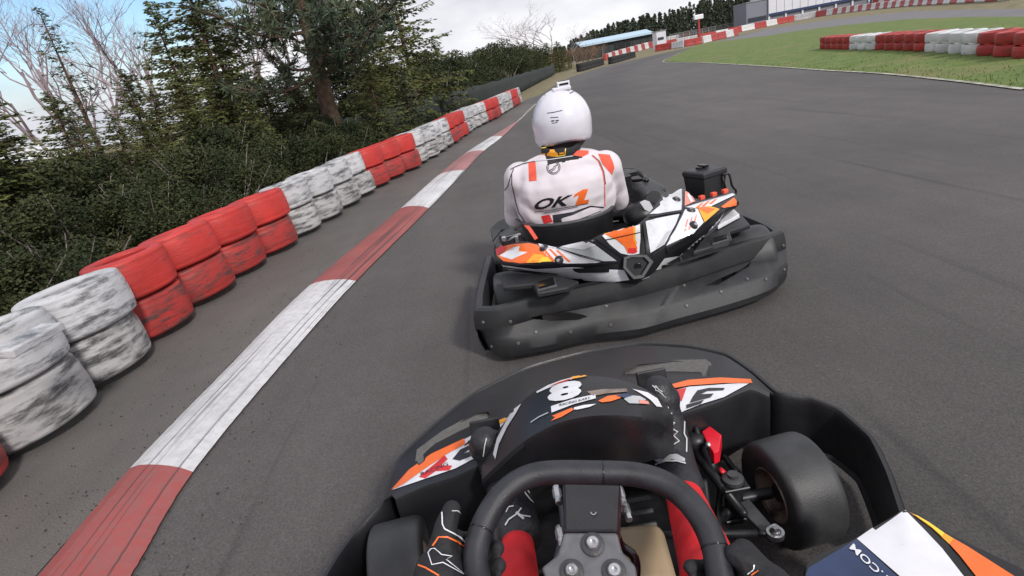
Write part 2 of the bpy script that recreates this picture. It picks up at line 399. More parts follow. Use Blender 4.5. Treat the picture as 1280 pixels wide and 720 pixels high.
def union_body(name, mb, mats, parent, voxel, it=4, pick=None, label=None, fac=.5):
    o = build(name, mb, mats, parent, smooth=True, label=label,
              mods=[('REMESH', dict(mode='VOXEL', voxel_size=voxel, adaptivity=0)), ('SMOOTH', dict(factor=fac, iterations=it))])
    if pick:
        b = BASE[o.name]
        if not o.data.materials:
            for m in mats: o.data.materials.append(m)
        for p in o.data.polygons: p.material_index = pick(p.center+b, p.normal)
    return o

# ------------------------------------------------------------------ sky and light
SUN_EL, SUN_AZ = 38., 150.                     # azimuth clockwise from +Y (the camera looks along +Y)
w = bpy.data.worlds.new('World'); scene.world = w; w.use_nodes = True; nt = w.node_tree; nt.nodes.clear()
N = nt.nodes.new; L = nt.links.new
out = N('ShaderNodeOutputWorld'); sky = N('ShaderNodeTexSky'); sky.sky_type = 'NISHITA'; sky.sun_disc = False
sky.sun_elevation = R(SUN_EL); sky.sun_rotation = R(SUN_AZ); sky.air_density = 1.2; sky.dust_density = .3; sky.ozone_density = 3
b1 = N('ShaderNodeBackground'); b1.inputs['Strength'].default_value = .15; hs = N('ShaderNodeHueSaturation'); hs.inputs['Saturation'].default_value = 1.5; L(sky.outputs[0], hs.inputs['Color']); L(hs.outputs[0], b1.inputs['Color'])
tc = N('ShaderNodeTexCoord'); mp = N('ShaderNodeMapping'); mp.inputs['Scale'].default_value = (1, 1, 2.6); mp.inputs['Location'].default_value = (.35, .1, .2); L(tc.outputs['Generated'], mp.inputs['Vector'])
n1 = N('ShaderNodeTexNoise'); n1.inputs['Scale'].default_value = 1.7; n1.inputs['Detail'].default_value = 9; n1.inputs['Roughness'].default_value = .55; L(mp.outputs[0], n1.inputs['Vector'])
rp = N('ShaderNodeValToRGB'); rp.color_ramp.elements[0].position = .40; rp.color_ramp.elements[1].position = .52; L(n1.outputs['Fac'], rp.inputs['Fac'])
n2 = N('ShaderNodeTexNoise'); n2.inputs['Scale'].default_value = 3.3; n2.inputs['Detail'].default_value = 8; L(mp.outputs[0], n2.inputs['Vector'])
r2 = N('ShaderNodeValToRGB'); e = r2.color_ramp.elements; e[0].position = .35; e[0].color = (.62, .64, .72, 1); e[1].position = .6; e[1].color = (1., 1., 1.04, 1); L(n2.outputs['Fac'], r2.inputs['Fac'])
b2 = N('ShaderNodeBackground'); b2.inputs['Strength'].default_value = 1.0; L(r2.outputs[0], b2.inputs['Color'])
# more open blue towards the left of the view
bd = ray(40, -40).normalized(); dp = N('ShaderNodeVectorMath'); dp.operation = 'DOT_PRODUCT'; L(tc.outputs['Generated'], dp.inputs[0]); dp.inputs[1].default_value = bd
mr = N('ShaderNodeMapRange'); mr.inputs['From Min'].default_value = .985; mr.inputs['From Max'].default_value = .88; mr.inputs['To Min'].default_value = -.7; mr.inputs['To Max'].default_value = 1.; L(dp.outputs['Value'], mr.inputs['Value'])
ad = N('ShaderNodeMath'); ad.operation = 'ADD'; ad.use_clamp = True; L(rp.outputs[0], ad.inputs[0]); L(mr.outputs[0], ad.inputs[1])
sz = N('ShaderNodeSeparateXYZ'); L(tc.outputs['Generated'], sz.inputs[0])
lo = N('ShaderNodeMapRange'); lo.inputs['From Min'].default_value = .13; lo.inputs['From Max'].default_value = .01; lo.inputs['To Min'].default_value = 0.; lo.inputs['To Max'].default_value = 1.; L(sz.outputs['Z'], lo.inputs['Value'])
a2 = N('ShaderNodeMath'); a2.operation = 'ADD'; a2.use_clamp = True; L(ad.outputs[0], a2.inputs[0]); L(lo.outputs[0], a2.inputs[1]); ad = a2
ms = N('ShaderNodeMixShader'); L(ad.outputs[0], ms.inputs[0]); L(b1.outputs[0], ms.inputs[1]); L(b2.outputs[0], ms.inputs[2]); L(ms.outputs[0], out.inputs['Surface'])
sl = bpy.data.lights.new('sun', 'SUN'); sl.energy = 2.8; sl.angle = R(7); sl.color = (1, .955, .9)
so = bpy.data.objects.new('sun', sl); col.objects.link(so)
a, el = R(SUN_AZ), R(SUN_EL); sd = V((math.sin(a)*math.cos(el), math.cos(a)*math.cos(el), math.sin(el)))
so.rotation_euler = sd.to_track_quat('Z', 'Y').to_euler()
vs_ = scene.view_settings; vs_.view_transform = 'Standard'; vs_.look = 'None'; vs_.exposure = 0; vs_.gamma = 1

# ------------------------------------------------------------------ ground, track, grass
def sheet(name, poly, z, m):
    mb = MB(); t = mg.tessellate_polygon([[V((p[0], p[1], 0)) for p in poly]]); mb.add([V((p[0], p[1], z)) for p in poly], t)
    return struct(name, mb, m)
def g(l): return [at(x, y)[:2] for x, y in l]
sheet('ground', [(-900, -300), (900, -300), (900, 1800), (-900, 1800)], -.012, M['rough'])
sheet('forest_floor', [(-60, -12), (-2.55, -12), (-2.55, 4.5), (-2.2, 6.5), (-1.6, 9), (-.9, 12), (.2, 16), (.9, 21), (2.3, 30), (4.4, 40), (8, 60), (8, 70), (-60, 90)], -.008, M['soil'])
left_edge = [(-2.5, -12), (-2.5, 4.5), (-2.15, 6.5), (-1.5, 9), (-.85, 12), (.25, 16), (1.45, 21.5)]+[tuple(p) for p in g([(676, 118), (700, 102), (722, 93), (752, 84), (790, 75), (830, 66.5), (870, 58), (900, 51.5)])]
grass_near = [tuple(p) for p in g([(872, 56.5), (850, 66), (829, 77), (870, 78), (960, 83), (1030, 88), (1100, 92), (1190, 101), (1280, 112)])]
gy = g([(905, 49), (960, 36), (1000, 30), (1060, 22), (1135, 14.5), (1200, 12), (1290, 11)])
sheet('track', left_edge+[tuple(p) for p in gy]+[(60, 20), (20, 0), (12, -12)], -.004, M['asphalt'])
inf = [tuple(p) for p in g([(1340, 21), (1280, 21), (1200, 21.5), (1135, 24), (1060, 31), (1000, 38), (960, 44.5), (920, 49.5), (890, 52.5)])]
sheet('infield_grass', grass_near+[(4.6, 2.5), (9, -4), (40, -4), (60, 10)]+inf, .004, M['grass'])
# old paler asphalt of the back straight
bt = g([(905, 50), (960, 36), (1000, 30), (1060, 22), (1135, 14.5), (1200, 12), (1290, 11), (1400, 14)]); bb_ = g([(872, 56.5), (920, 49.5), (960, 44.5), (1000, 38), (1060, 31), (1135, 24), (1200, 21.5), (1400, 21)])
sheet('back_straight', [tuple(p) for p in bt]+[tuple(p) for p in bb_][::-1], .002, M['farroad'])
# pale painted line round the grass
def ribbon(name, pts, w_, z, m, kind='structure'):
    P = [V((p[0], p[1], 0)) for p in pts]; mb = MB(); rows = []
    for i, p in enumerate(P):
        t = (P[min(i+1, len(P)-1)]-P[max(i-1, 0)]).normalized(); n = V((-t.y, t.x, 0))*w_/2
        rows.append([p+n+V((0, 0, z)), p-n+V((0, 0, z))])
    mb.loft(rows); return struct(name, mb, m)
M['line'] = mat('worn_line_paint', (.42, .41, .34), .8, var=.2, scale=3, dirt=(.15, .15, .12), dscale=5, damt=.5)
ribbon('edge_line', spline([(p[0], p[1], 0) for p in grass_near[1:]], 60), .07, .008, M['line'])
# verge between tyre wall and kerb
ke_l = [(-1.57, -3), (-1.57, -.6), (-1.56, 1.86), (-1.39, 3.81), (-1.0, 5.88), (-.57, 7.86), (-.1, 10.1), (.7, 13.3), (1.9, 18.0)]
tyre_in = [(-2.5, -3), (-2.5, -.6), (-2.5, 1.86), (-2.45, 4.0), (-2.2, 6.4), (-1.75, 8.3), (-1.1, 11.0), (.0, 15.5), (1.35, 21.0)]
mb = MB(); mb.loft([[V((a[0], a[1], 0)), V((b[0], b[1], 0))] for a, b in zip(spline([(*p, 0) for p in tyre_in], 50), spline([(*p, 0) for p in ke_l], 50))]); struct('verge', mb, M['verge'])
# the kerb: alternating painted blocks with a slight rise
KL = spline([(*at(x, y)[:2], 0) for x, y in [(-95, 890), (50, 720), (165, 585), (280, 466), (390, 355), (500, 262), (547, 220), (580, 193), (611, 173), (642, 155)]], 200)
KR = spline([(*at(x, y)[:2], 0) for x, y in [(60, 880), (165, 720), (243, 590), (345, 465), (447, 350), (535, 262), (581, 214), (605, 189), (628, 171), (647, 153)]], 200)
segs = [(-99, 585, 'kred'), (585, 355, 'kwhite'), (355, 262, 'kred'), (262, 220, 'kwhite'), (220, 193, 'kpink'), (193, 173, 'kwhite'), (173, 0, 'kpink')]
rk_ = random.Random(4)
for q in KL+KR: q.x += rk_.uniform(-.0015, .0015)
mb = MB(); nk = 6; uvs = []
for i in range(199):
    y_ = proj((KL[i]+KL[i+1])/2)[1]
    k = 0 if y_ > 587 else 1 if y_ > 355 else 2 if y_ > 262 else 3 if y_ > 220 else 4 if y_ > 193 else 5 if y_ > 173 else 6
    mb.cur = k
    for j in range(nk):
        q = []
        for (ii, jj) in ((i, j), (i, j+1), (i+1, j+1), (i+1, j)):
            t = jj/nk; p = KL[ii].lerp(KR[ii], t); p.z = .008+.022*math.sin(math.pi*t)**.6 if 0 < t < 1 else .006; q.append(p); uvs.append((t, p.y))
        mb.add(q, [(0, 1, 2, 3)])
kerb = build('kerb', mb, [M[k] for _, _, k in segs], kind='structure')
uvl = kerb.data.uv_layers.new(name='UVMap')
for li, lp in enumerate(kerb.data.loops):
    p = kerb.data.vertices[lp.vertex_index].co; 
    uvl.data[li].uv = uvs[lp.vertex_index]
if 1:
    ribbon('kerb_line', [(.80, 13.4, 0), (1.05, 14.6, 0), (1.4, 16.5, 0), (1.85, 18.8, 0)], .05, .003, M['line'])

# ------------------------------------------------------------------ tyres
def tyre_mesh(name, ro, h, m, seg=44):
    prof = [(ro*.60, .012), (ro*.74, .002), (ro*.9, .006), (ro*.955, .013), (ro*.978, .027), (ro*.972, .033), (ro*.990, .048), (ro*.999, .075), (ro*1.004, h*.5), (ro*.999, h-.075), (ro*.990, h-.048), (ro*.972, h-.033), (ro*.978, h-.027), (ro*.955, h-.013), (ro*.9, h-.006), (ro*.74, h-.002), (ro*.60, h-.012), (ro*.58, h-.03), (ro*.86, h*.5), (ro*.58, .03)]
    mb = MB(); mb.lathe(prof, seg, closed=True)
    me = bpy.data.meshes.new(name); me.from_pydata(mb.v, [], mb.f); me.materials.append(m)
    rnd = random.Random(name)
    bm = bmesh.new(); bm.from_mesh(me)
    ph = [rnd.uniform(0, 6.28) for _ in range(4)]
    for v in bm.verts:
        a = math.atan2(v.co.y, v.co.x); k = 1+.012*math.sin(2*a+ph[0])+.008*math.sin(3*a+ph[1])+.004*math.sin(7*a+ph[2]); v.co.x *= k; v.co.y *= k
    bmesh.ops.recalc_face_normals(bm, faces=bm.faces); bm.to_mesh(me); bm.free()
    for p in me.polygons: p.use_smooth = True
    return me
TH = .254
TM = {k: [tyre_mesh('tyre_'+k+str(i), .274, TH-.005, M[m]) for i in range(3)] for k, m in (('red', 'tred'), ('white', 'twhite'), ('dullred', 'treda'), ('cleanwhite', 'twhiteb'), ('black', 'tblack'), ('grimy_red', 'tredd'), ('grimy_white', 'twhited'))}
rnd = random.Random(3)
def tyre(kind, x, y, z, label, group):
    o = bpy.data.objects.new('tyre', rnd.choice(TM[kind])); col.objects.link(o)
    o.location = (x, y, z); o.rotation_euler = (rnd.uniform(-.012, .012), rnd.uniform(-.012, .012), rnd.uniform(0, 6.28)); s = rnd.uniform(.985, 1.025); o.scale = (s, s, 1)
    setp(o, label, 'tyre', group); return o
ORD = ['first', 'second', 'third', 'fourth', 'fifth', 'sixth', 'seventh', 'eighth', 'ninth', 'tenth', 'eleventh', 'twelfth', 'thirteenth', 'fourteenth', 'fifteenth', 'sixteenth', 'seventeenth', 'eighteenth', 'nineteenth', 'twentieth']
ORD += ['twenty-'+x for x in ['first', 'second', 'third', 'fourth', 'fifth', 'sixth', 'seventh', 'eighth', 'ninth']]+['thirtieth']+['thirty-'+x for x in ['first', 'second', 'third', 'fourth', 'fifth', 'sixth', 'seventh', 'eighth', 'ninth']]+['fortieth']+['forty-'+x for x in ['first', 'second', 'third', 'fourth', 'fifth', 'sixth', 'seventh', 'eighth', 'ninth']]+['fiftieth']+['fifty-'+x for x in ['first', 'second', 'third', 'fourth', 'fifth', 'sixth', 'seventh', 'eighth', 'ninth']]+['sixtieth']+['sixty-'+x for x in ['first', 'second', 'third', 'fourth', 'fifth', 'sixth', 'seventh', 'eighth', 'ninth']]+['seventieth']
edge = spline([(-2.06, .9, 0), (-2.06, 2.4, 0), (-2.06, 3.5, 0), (-1.97, 4.5, 0), (-1.84, 5.25, 0), (-1.46, 7.39, 0), (-1.0, 9.0, 0), (-.52, 11.24, 0), (-.04, 13.84, 0), (.6, 16.1, 0), (1.64, 20.8, 0)], 2000)
# walk along the face of the wall and drop a stack every 0.56 m
cnt = 0; acc = .0; nxt = .34; prev = edge[0]; stacks = []; tang = []
for i in range(1, 2000):
    acc += (edge[i]-prev).length; prev = edge[i]
    if acc >= nxt:
        t = (edge[min(i+1, 1999)]-edge[i-1]).normalized(); stacks.append(edge[i]+V((-t.y, t.x, 0))*.215); tang.append(math.atan2(t.y, t.x)); nxt += .545
for i, p in enumerate(stacks):
    f = p.y
    k = 'red' if f < 1.95 else 'white' if f < 2.95 else 'red' if f < 5.2 else 'white' if f < 7.25 else 'red' if f < 8.9 else 'white' if f < 11.1 else 'red' if f < 12.8 else 'white' if f < 14.8 else 'red' if f < 16.4 else 'white' if f < 18.4 else 'red' if f < 20.2 else 'white'
    jx, jy = rnd.uniform(-.025, .02), rnd.uniform(-.015, .015)
    wear = 'scuffed white' if k == 'white' else 'dirty red'
    lean = -R(rnd.uniform(4., 8.)); dz = TH*math.cos(lean)
    for lv, wd_ in ((0, 'bottom'), (1, 'top')):
        o = tyre(k if lv else 'grimy_'+k, 0, 0, 0, f'{wear} tyre, {wd_} of the {ORD[i]} stack from the near end of the kerbside wall', 'tyres stacked in pairs along the kerb')
        nv = V((math.sin(tang[i]), -math.cos(tang[i]), 0)); sh = lv*math.sin(lean)*TH*.75+rnd.uniform(-.02, .02)
        o.location = V((p.x+jx, p.y+jy, lv*dz+.024))+nv*(sh+.015)
        tilt = Matrix.Rotation(lean*rnd.uniform(.8, 1.15), 4, Matrix.Rotation(tang[i], 3, 'Z') @ V((-1, 0, 0))) if False else Matrix.Rotation(lean, 4, V((math.cos(tang[i]), math.sin(tang[i]), 0)))
        o.rotation_euler = (tilt @ Matrix.Rotation(tang[i]+rnd.choice((0, math.pi))+rnd.uniform(-.06, .06), 4, 'Z')).to_euler()
        q = rnd.uniform(.98, 1.03); o.scale = (q, .80*q, 1)
# tyre wall across the infield grass
bp_ = [at(1043, 57.5), at(1090, 58), at(1125, 57.8), at(1190, 59), at(1270, 62.5), at(1345, 66)]
cols = []; 
e2 = spline(bp_, 800); acc = 0; nxt = .5; prev = e2[0]; i2 = 0
for i in range(1, 800):
    acc += (e2[i]-prev).length; prev = e2[i]
    if acc >= nxt:
        nxt += .59; px = proj(e2[i])[0]; k = 'dullred' if px < 1083 else 'cleanwhite' if px < 1125 else 'dullred' if px < 1191 else 'cleanwhite' if px < 1270 else 'dullred'
        wd = 'clean white' if k == 'cleanwhite' else 'dull red'
        t = (e2[min(i+1, 799)]-e2[i-1]).normalized(); p = e2[i]+V((-t.y, t.x, 0))*-.29
        for z, q in ((0, 'lower'), (.182, 'upper')):
            ty_ = tyre(k, p.x, p.y, z, f'{wd} {q} tyre, {ORD[i2]} stack from the left in the wall across the grass', 'tyres stacked in pairs on the infield grass'); ty_.scale.z = .71
        i2 += 1
# two low walls of bare black tyres where the track bends away
for lab, a_, b_ in (('left', (727, 89), (750, 82)), ('right', (766, 79.5), (790, 72.5))):
    A, B = at(*a_), at(*b_); n = 7; d = (B-A)
    for i in range(n):
        for z, q in ((0, 'lower'), (.31, 'upper')):
            o = tyre('black', A.x+d.x*i/(n-1), A.y+d.y*i/(n-1), z, f'bare black {q} tyre, {ORD[i]} stack of the {lab} of two far black tyre walls', 'bare black tyres far down the track')
            o.scale = (1.5, 1.5, 1.28)
mb = MB(); mb.box((0, 0, 0), (.24, .09, .035)); A = at(36, 425, .535)
pl = build('board', mb, M['twhite'], loc=(0, 0, 0), mods=[('BEVEL', dict(width=.006, segments=2))], label='short white board lying on the nearest white tyre stack at the left edge', cat='board')
pl.location = A; pl.rotation_euler = (R(5), 0, R(86))

# ------------------------------------------------------------------ far barrier blocks
def barrier_line(pts, step, h0, seq, nm, group, start=0):
    # pts in pixels on the ground; blocks of one colour each
    P = spline([at(x, y) for x, y in pts], 1500); acc = 0; last = P[0]; s0 = P[0]; k = 0
    for i in range(1, 1500):
        acc += (P[i]-last).length; last = P[i]
        kd = max(1, P[i].length/75)
        if acc >= step*kd or i == 1499:
            acc = 0; a_, b_ = s0, P[i]; s0 = P[i]; d = b_-a_
            if d.length < .3 or k > 75: continue
            h = h0*kd
            c = seq[(k+start) % len(seq)]
            mb = MB(); ang = math.atan2(d.y, d.x); rot = Matrix.Rotation(ang, 3, 'Z'); l = d.length*.985; n_ = max(2, int(l/.75/kd))
            # a moulded block: waisted lower half, lifting slots and a ribbed face
            rows = []
            for (yy, zz) in ((-.25, 0), (-.27, .06), (-.2, h*.45), (-.2, h*.52), (-.17, h*.92), (-.13, h), (.13, h), (.17, h*.92), (.2, h*.52), (.2, h*.45), (.27, .06), (.25, 0)):
                rows.append([rot @ V((-l/2+l*q/(n_*4), kd*yy*(1-.10*(q % 4 == 0)), zz)) for q in range(n_*4+1)])
            mb.loft(rows); e0 = [r_[0] for r_ in rows]; e1 = [r_[-1] for r_ in rows]; mb.add(e0, [tuple(range(len(e0)))]); mb.add(e1, [tuple(range(len(e1)))[::-1]])
            mid = (a_+b_)/2; pw = proj(mid)
            o = build('barrier_block', mb, M['treda'] if c == 'r' else M['twhiteb'], loc=(0, 0, 0), mods=None,
                      label=f'{"red" if c == "r" else "white"} barrier block, {ORD[k]} from the left end of the {nm}', cat='barrier', group=group)
            o.location = mid; k += 1
barrier_line([(820, 64.5), (833, 62), (853, 59), (873, 55.5), (898, 49.5), (921, 44)], 3.4, .75, 'rwrwr', 'front row at the far bend', 'barrier blocks, front row')
barrier_line([(755, 76), (775, 70), (790, 66), (805, 62), (815, 59.5)], 3.5, .7, 'rwrw', 'short row by the dark shed', 'barrier blocks by the shed')
barrier_line([(818, 60.5), (850, 54.5), (880, 49), (910, 43), (945, 36), (985, 28), (1035, 19.0), (1085, 12.5), (1135, 7.5), (1180, 4.5), (1222, 2), (1270, -1)], 2.6, .62, 'rw', 'long back row beyond the grass', 'barrier blocks, long back row')
barrier_line([(835, 54), (870, 47), (905, 40), (960, 29.5), (1010, 20), (1060, 11), (1110, 3), (1160, -4)], 3.2, .7, 'wr', 'hindmost row before the buildings', 'barrier blocks, hindmost row')

# ------------------------------------------------------------------ vegetation
def leafquad(mb, c, d, ln, wd, rn):
    d = d.normalized(); s = d.cross(V((rn.gauss(0, 1), rn.gauss(0, 1), rn.gauss(0, 1))))
    if s.length < 1e-5: return
    s = s.normalized()*wd; a = c-d*ln*.4; mb.add([a, c+s, c+d*ln*.6, c-s], [(0, 1, 2, 3)])
def raw(name, mb, m):
    me = bpy.data.meshes.new(name); me.from_pydata([tuple(v) for v in mb.v], [], mb.f); me.materials.append(m); return me
def spruce_parts(h, r, seed, dens=1., leaf=.16, gap=.0):
    rn = random.Random(seed); mb = MB(); tr = MB()
    tr.tube([(0, 0, -.05), (rn.uniform(-.05, .05), 0, h*.4), (0, rn.uniform(-.05, .05), h*.97)], [.028*h*.6, .016*h*.6, .004], 7)
    n = int(h*26*dens)
    for i in range(n):
        t = (i+rn.random())/n; z = h*(.03+.965*t); Lb = r*(1-t)**.72*rn.uniform(.45, 1.12)+.06
        if rn.random() < gap: continue
        a = rn.uniform(0, 6.283); d0 = V((math.cos(a), math.sin(a), 0)); rise = rn.uniform(-.28, .05)+.35*t
        p1 = V((0, 0, z))+d0*Lb+V((0, 0, Lb*rise)); tr.tube([V((0, 0, z)), V((0, 0, z))+d0*Lb*.5+V((0, 0, Lb*rise*.35)), p1], [.012, .008, .002], 3, caps=False)
        m = max(3, int(Lb*19*dens))
        for k in range(m):
            u = rn.uniform(.12, 1.); c = V((0, 0, z))+d0*Lb*u+V((0, 0, Lb*rise*u*u))
            side = V((-d0.y, d0.x, 0))*rn.choice((-1, 1)); dr = (d0*rn.uniform(.3, 1)+side*rn.uniform(0, 1.1)+V((0, 0, rn.uniform(-.5, .15))))
            c = c+side*rn.uniform(0, .16)*Lb*(1.2-u)+V((0, 0, rn.uniform(-.07, .03)))
            leafquad(mb, c, dr, leaf*rn.uniform(.6, 1.4), leaf*.2*rn.uniform(.7, 1.3), rn)
    return mb, tr
def bush_parts(h, r, seed, n=2600, leaf=.075, airy=.0):
    rn = random.Random(seed); mb = MB(); tr = MB(); cl = []
    for k in range(16):
        a = rn.uniform(0, 6.28); rr = r*rn.uniform(.1, .85); z = h*rn.uniform(.15, .85)*(1-.35*(rr/r)); cl.append((V((rr*math.cos(a), rr*math.sin(a), z)), rn.uniform(.18, .42)*r))
    for c, q in cl:
        tr.tube([(c.x*.1, c.y*.1, 0), c*.55+V((0, 0, .1)), c+V((0, 0, q))], [.018, .010, .003], 4, caps=False)
        for k in range(n//16):
            d = V((rn.gauss(0, 1), rn.gauss(0, 1), rn.gauss(0, .9))).normalized()*q*rn.random()**.4; p = c+d
            if p.z < .0: p.z = rn.uniform(0, .15)
            leafquad(mb, p, d+V((rn.gauss(0, .3), rn.gauss(0, .3), rn.gauss(0, .3))), leaf*rn.uniform(.6, 1.5), leaf*.33, rn)
    return mb, tr
def bare_parts(h, seed, spread=.5, depth=5, r0_=.05, up=.55):
    rn = random.Random(seed); mb = MB()
    def rec(p, d, ln, r, k):
        q = p+d*ln; mid = (p+q)/2+V((rn.gauss(0, 1), rn.gauss(0, 1), rn.gauss(0, 1)))*ln*.05
        mb.tube([p, mid, q], [r, r*.85, r*.68], 4 if k > 3 else 3, caps=False)
        if k == 0: return
        for _ in range(rn.choice((2, 3, 3)) if k < depth else 4):
            nd = (d+V((rn.gauss(0, 1), rn.gauss(0, 1), rn.gauss(0, .6)+up*.4))*spread).normalized(); s = rn.uniform(.25, 1)
            rec(p+(q-p)*(.45+.55*s), nd, ln*rn.uniform(.58, .82), r*.55, k-1)
    rec(V((0, 0, 0)), V((rn.uniform(-.06, .06), rn.uniform(-.06, .06), 1)).normalized(), h*.33, r0_, depth); return mb
def pine_parts(h, seed, first=.35):
    rn = random.Random(seed); tr = MB(); mb = MB()
    T = [V((0, 0, -.05)), V((-.03, 0, h*.2)), V((.05, 0, h*.45)), V((-.02, .05, h*.7)), V((.05, 0, h))]
    tr.tube(spline(T, 14), [.17-.011*i for i in range(14)], 12)
    S = spline(T, 60)
    for i in range(62):
        t = first+(1-first)*(i+rn.random())/62; p = S[min(59, int(t*59))]; Lb = h*.34*(1.08-t)**.6*rn.uniform(.5, 1.1); a = rn.uniform(0, 6.283)
        d = V((math.cos(a), math.sin(a), rn.uniform(-.12, .3))); B = spline([p, p+d*Lb*.5+V((0, 0, -.08*Lb)), p+d*Lb+V((0, 0, .12*Lb))], 8)
        tr.tube(B, [.034-.0038*k for k in range(8)], 5, caps=False)
        for k in range(int(10+Lb*9)):
            u = rn.uniform(.25, 1)**.8; c = B[min(7, int(u*7))]+V((rn.gauss(0, .2), rn.gauss(0, .2), rn.gauss(0, .09)+.05)); 
            tr.tube([B[min(7, int(u*7))], c], [.008, .004], 3, caps=False)
            for _ in range(20):
                dd = V((rn.gauss(0, 1), rn.gauss(0, 1), rn.gauss(.3, 1))); leafquad(mb, c+dd.normalized()*.06, dd, .17, .012, rn)
    return mb, tr
def plant(name, parts, loc, rz, sc, label, cat, group, tname='trunk', cname='crown'):
    o = thing(name, loc, label, cat, group); o.rotation_euler = (0, 0, rz); o.scale = sc if isinstance(sc, tuple) else (sc,)*3
    for nm, me in ((cname, parts[0]), (tname, parts[1])):
        if me is None: continue
        c = bpy.data.objects.new(nm, me); col.objects.link(c); c.parent = o
    return o
def mk(fn, m1, m2, *a, **k):
    c, t = fn(*a, **k); return raw('crown', c, m1), raw('trunk', t, m2)
SP = [mk(spruce_parts, M['spruce'], M['bark'], 6., 1.75, 11+i, 1.75, .12) for i in range(3)]+[mk(spruce_parts, M['spruceb'], M['bark'], 6., 1.5, 31, 1.5, .12), mk(spruce_parts, M['spruceb'], M['bark'], 6., 1.15, 35, 1.0, .12, .25)]
BU = [mk(bush_parts, M['bush'], M['twig'], 1.6, 1.0, 51+i, 11000, .044) for i in range(4)]
BT = [(None, raw('trunk', bare_parts(7., 71+i, .42, 6, .085), M['twigp'])) for i in range(3)]+[(None, raw('trunk', bare_parts(7., 81+i, .5, 6, .06), M['twig'])) for i in range(2)]
# (tip pixel x, y, distance ahead, kind, label); trees cut by the frame carry their real height instead of a tip
sp = [
 (150, 85, 14, 2, None, 'bushy spruce between the slim pointed spruce and the tall broad one'),
 (186, 0, 15, 1, None, 'tall dark spruce touching the left side of the broad spruce'),
 (246, -10, 14, 2, None, 'tall dark spruce touching the right side of the broad spruce'),
 (330, 105, 12, 0, None, 'rounded spruce left of the foot of the pine'),
 (385, 90, 18, 1, None, 'spruce seen behind the bare pine trunk'),
 (428, 20, 17, 0, None, 'dark spruce just right behind the pine trunk'),
 (410, 130, 12.5, 2, None, 'low spruce behind the foot of the pine'),
 (492, 20, 17, 1, None, 'dense spruce between the two tall dark spruces on the right'),
 (70, 215, 8, 1, None, 'low dense spruce near the left edge above the bushes'),
 (585, 76, 38, 0, None, 'dark spruce left of the smallest bare tree'),
 (628, 72, 50, 1, None, 'dark spruce directly left of the lamp post'),
 (695, 60, 66, 2, None, 'last green spruce before the brown thicket'),
 (45, 4, 17, 4, None, 'slim bluish spruce with a bare pointed tip at the far left'),
 (-30, 120, 9, 1, None, 'dark spruce cut by the left edge of the photo'),
 (20, 205, 10, 0, None, 'low spruce below the slim bluish spruce'),
 (120, 190, 9, 2, None, 'short bushy spruce left of the tall broad spruce'),
 (88, 150, 13, 3, None, 'loose spruce just right of the slim pointed one'),
 (218, -60, 11, 0, 4.2, 'tall broad dark spruce rising out of the frame left of the pine'),
 (172, 150, 10, 2, None, 'dense spruce at the left foot of the tall broad spruce'),
 (262, 95, 10, 1, None, 'dense spruce at the right foot of the tall broad spruce'),
 (305, 120, 9.5, 2, None, 'mid green spruce behind the red tyre stacks'),
 (348, 70, 14, 3, None, 'bluish spruce directly left of the pine trunk'),
 (300, 20, 18, 4, None, 'thin spruce with open branches between broad spruce and pine'),
 (470, -20, 13, 1, 4.6, 'large dark spruce right of the pine trunk'),
 (515, -30, 15, 0, 5.2, 'tall dark spruce at the right end of the near trees'),
 (455, 75, 11, 2, None, 'spruce filling the gap under the pine branches'),
 (528, 80, 17.5, 1, None, 'lower spruce in front of the last tall one'),
 (500, 85, 12.5, 3, None, 'bluish spruce above the dark netting'),
 (561, 50, 26, 3, None, 'lone bluish spruce standing out against the cloud'),
 (577, 68, 30, 4, None, 'thin spruce beside the lone bluish one'),
 (600, 80, 36, 1, None, 'small spruce midway along the netting'),
 (617, 86, 40, 2, None, 'small spruce left of the lamp post'),
 (640, 64, 52, 0, None, 'dark spruce behind the lamp post'),
 (655, 60, 55, 1, None, 'bushy spruce right of the lamp post'),
 (668, 66, 58, 2, None, 'green spruce in front of the big bare tree'),
 (682, 62, 62, 0, None, 'green spruce next to the brown thicket'),
]
for i, (px, py, y, k, hh, lab) in enumerate(sp):
    p = aty(px, py-(9 if y > 24 else 0), y); h = hh or max(p.z, .8); s = h/6.; wfat = (1.25 if h > 3.2 else 1.6) if k != 4 else 1.15
    if y > 33: wfat = 2.3
    if 20 < y < 33: wfat = 1.25; p.x -= .7
    if px > 465 and 11 < y < 18 and h > 3: wfat = 1.0; p.x -= .55
    plant('spruce_tree', SP[k], (p.x, y, -.01), i*1.7, (s*wfat*1.08, s*wfat*1.08, s), lab, 'tree', 'evergreens beyond the tyre wall')
def fp_x(y):
    P = [(-2.3, 10.2), (-1.95, 11.4), (-1.2, 14), (-.15, 18), (1.05, 23), (2.6, 31), (4.4, 40), (6.4, 49), (8.3, 60), (9.6, 70)]
    for a_, b_ in zip(P, P[1:]):
        if a_[1] <= y <= b_[1]: return a_[0]+(b_[0]-a_[0])*(y-a_[1])/(b_[1]-a_[1])
    return 9.6
bs = []
rb = random.Random(5)
nice = ['low dark evergreen bush', 'rounded evergreen bush', 'scraggy evergreen bush with bare twigs', 'spreading evergreen bush']
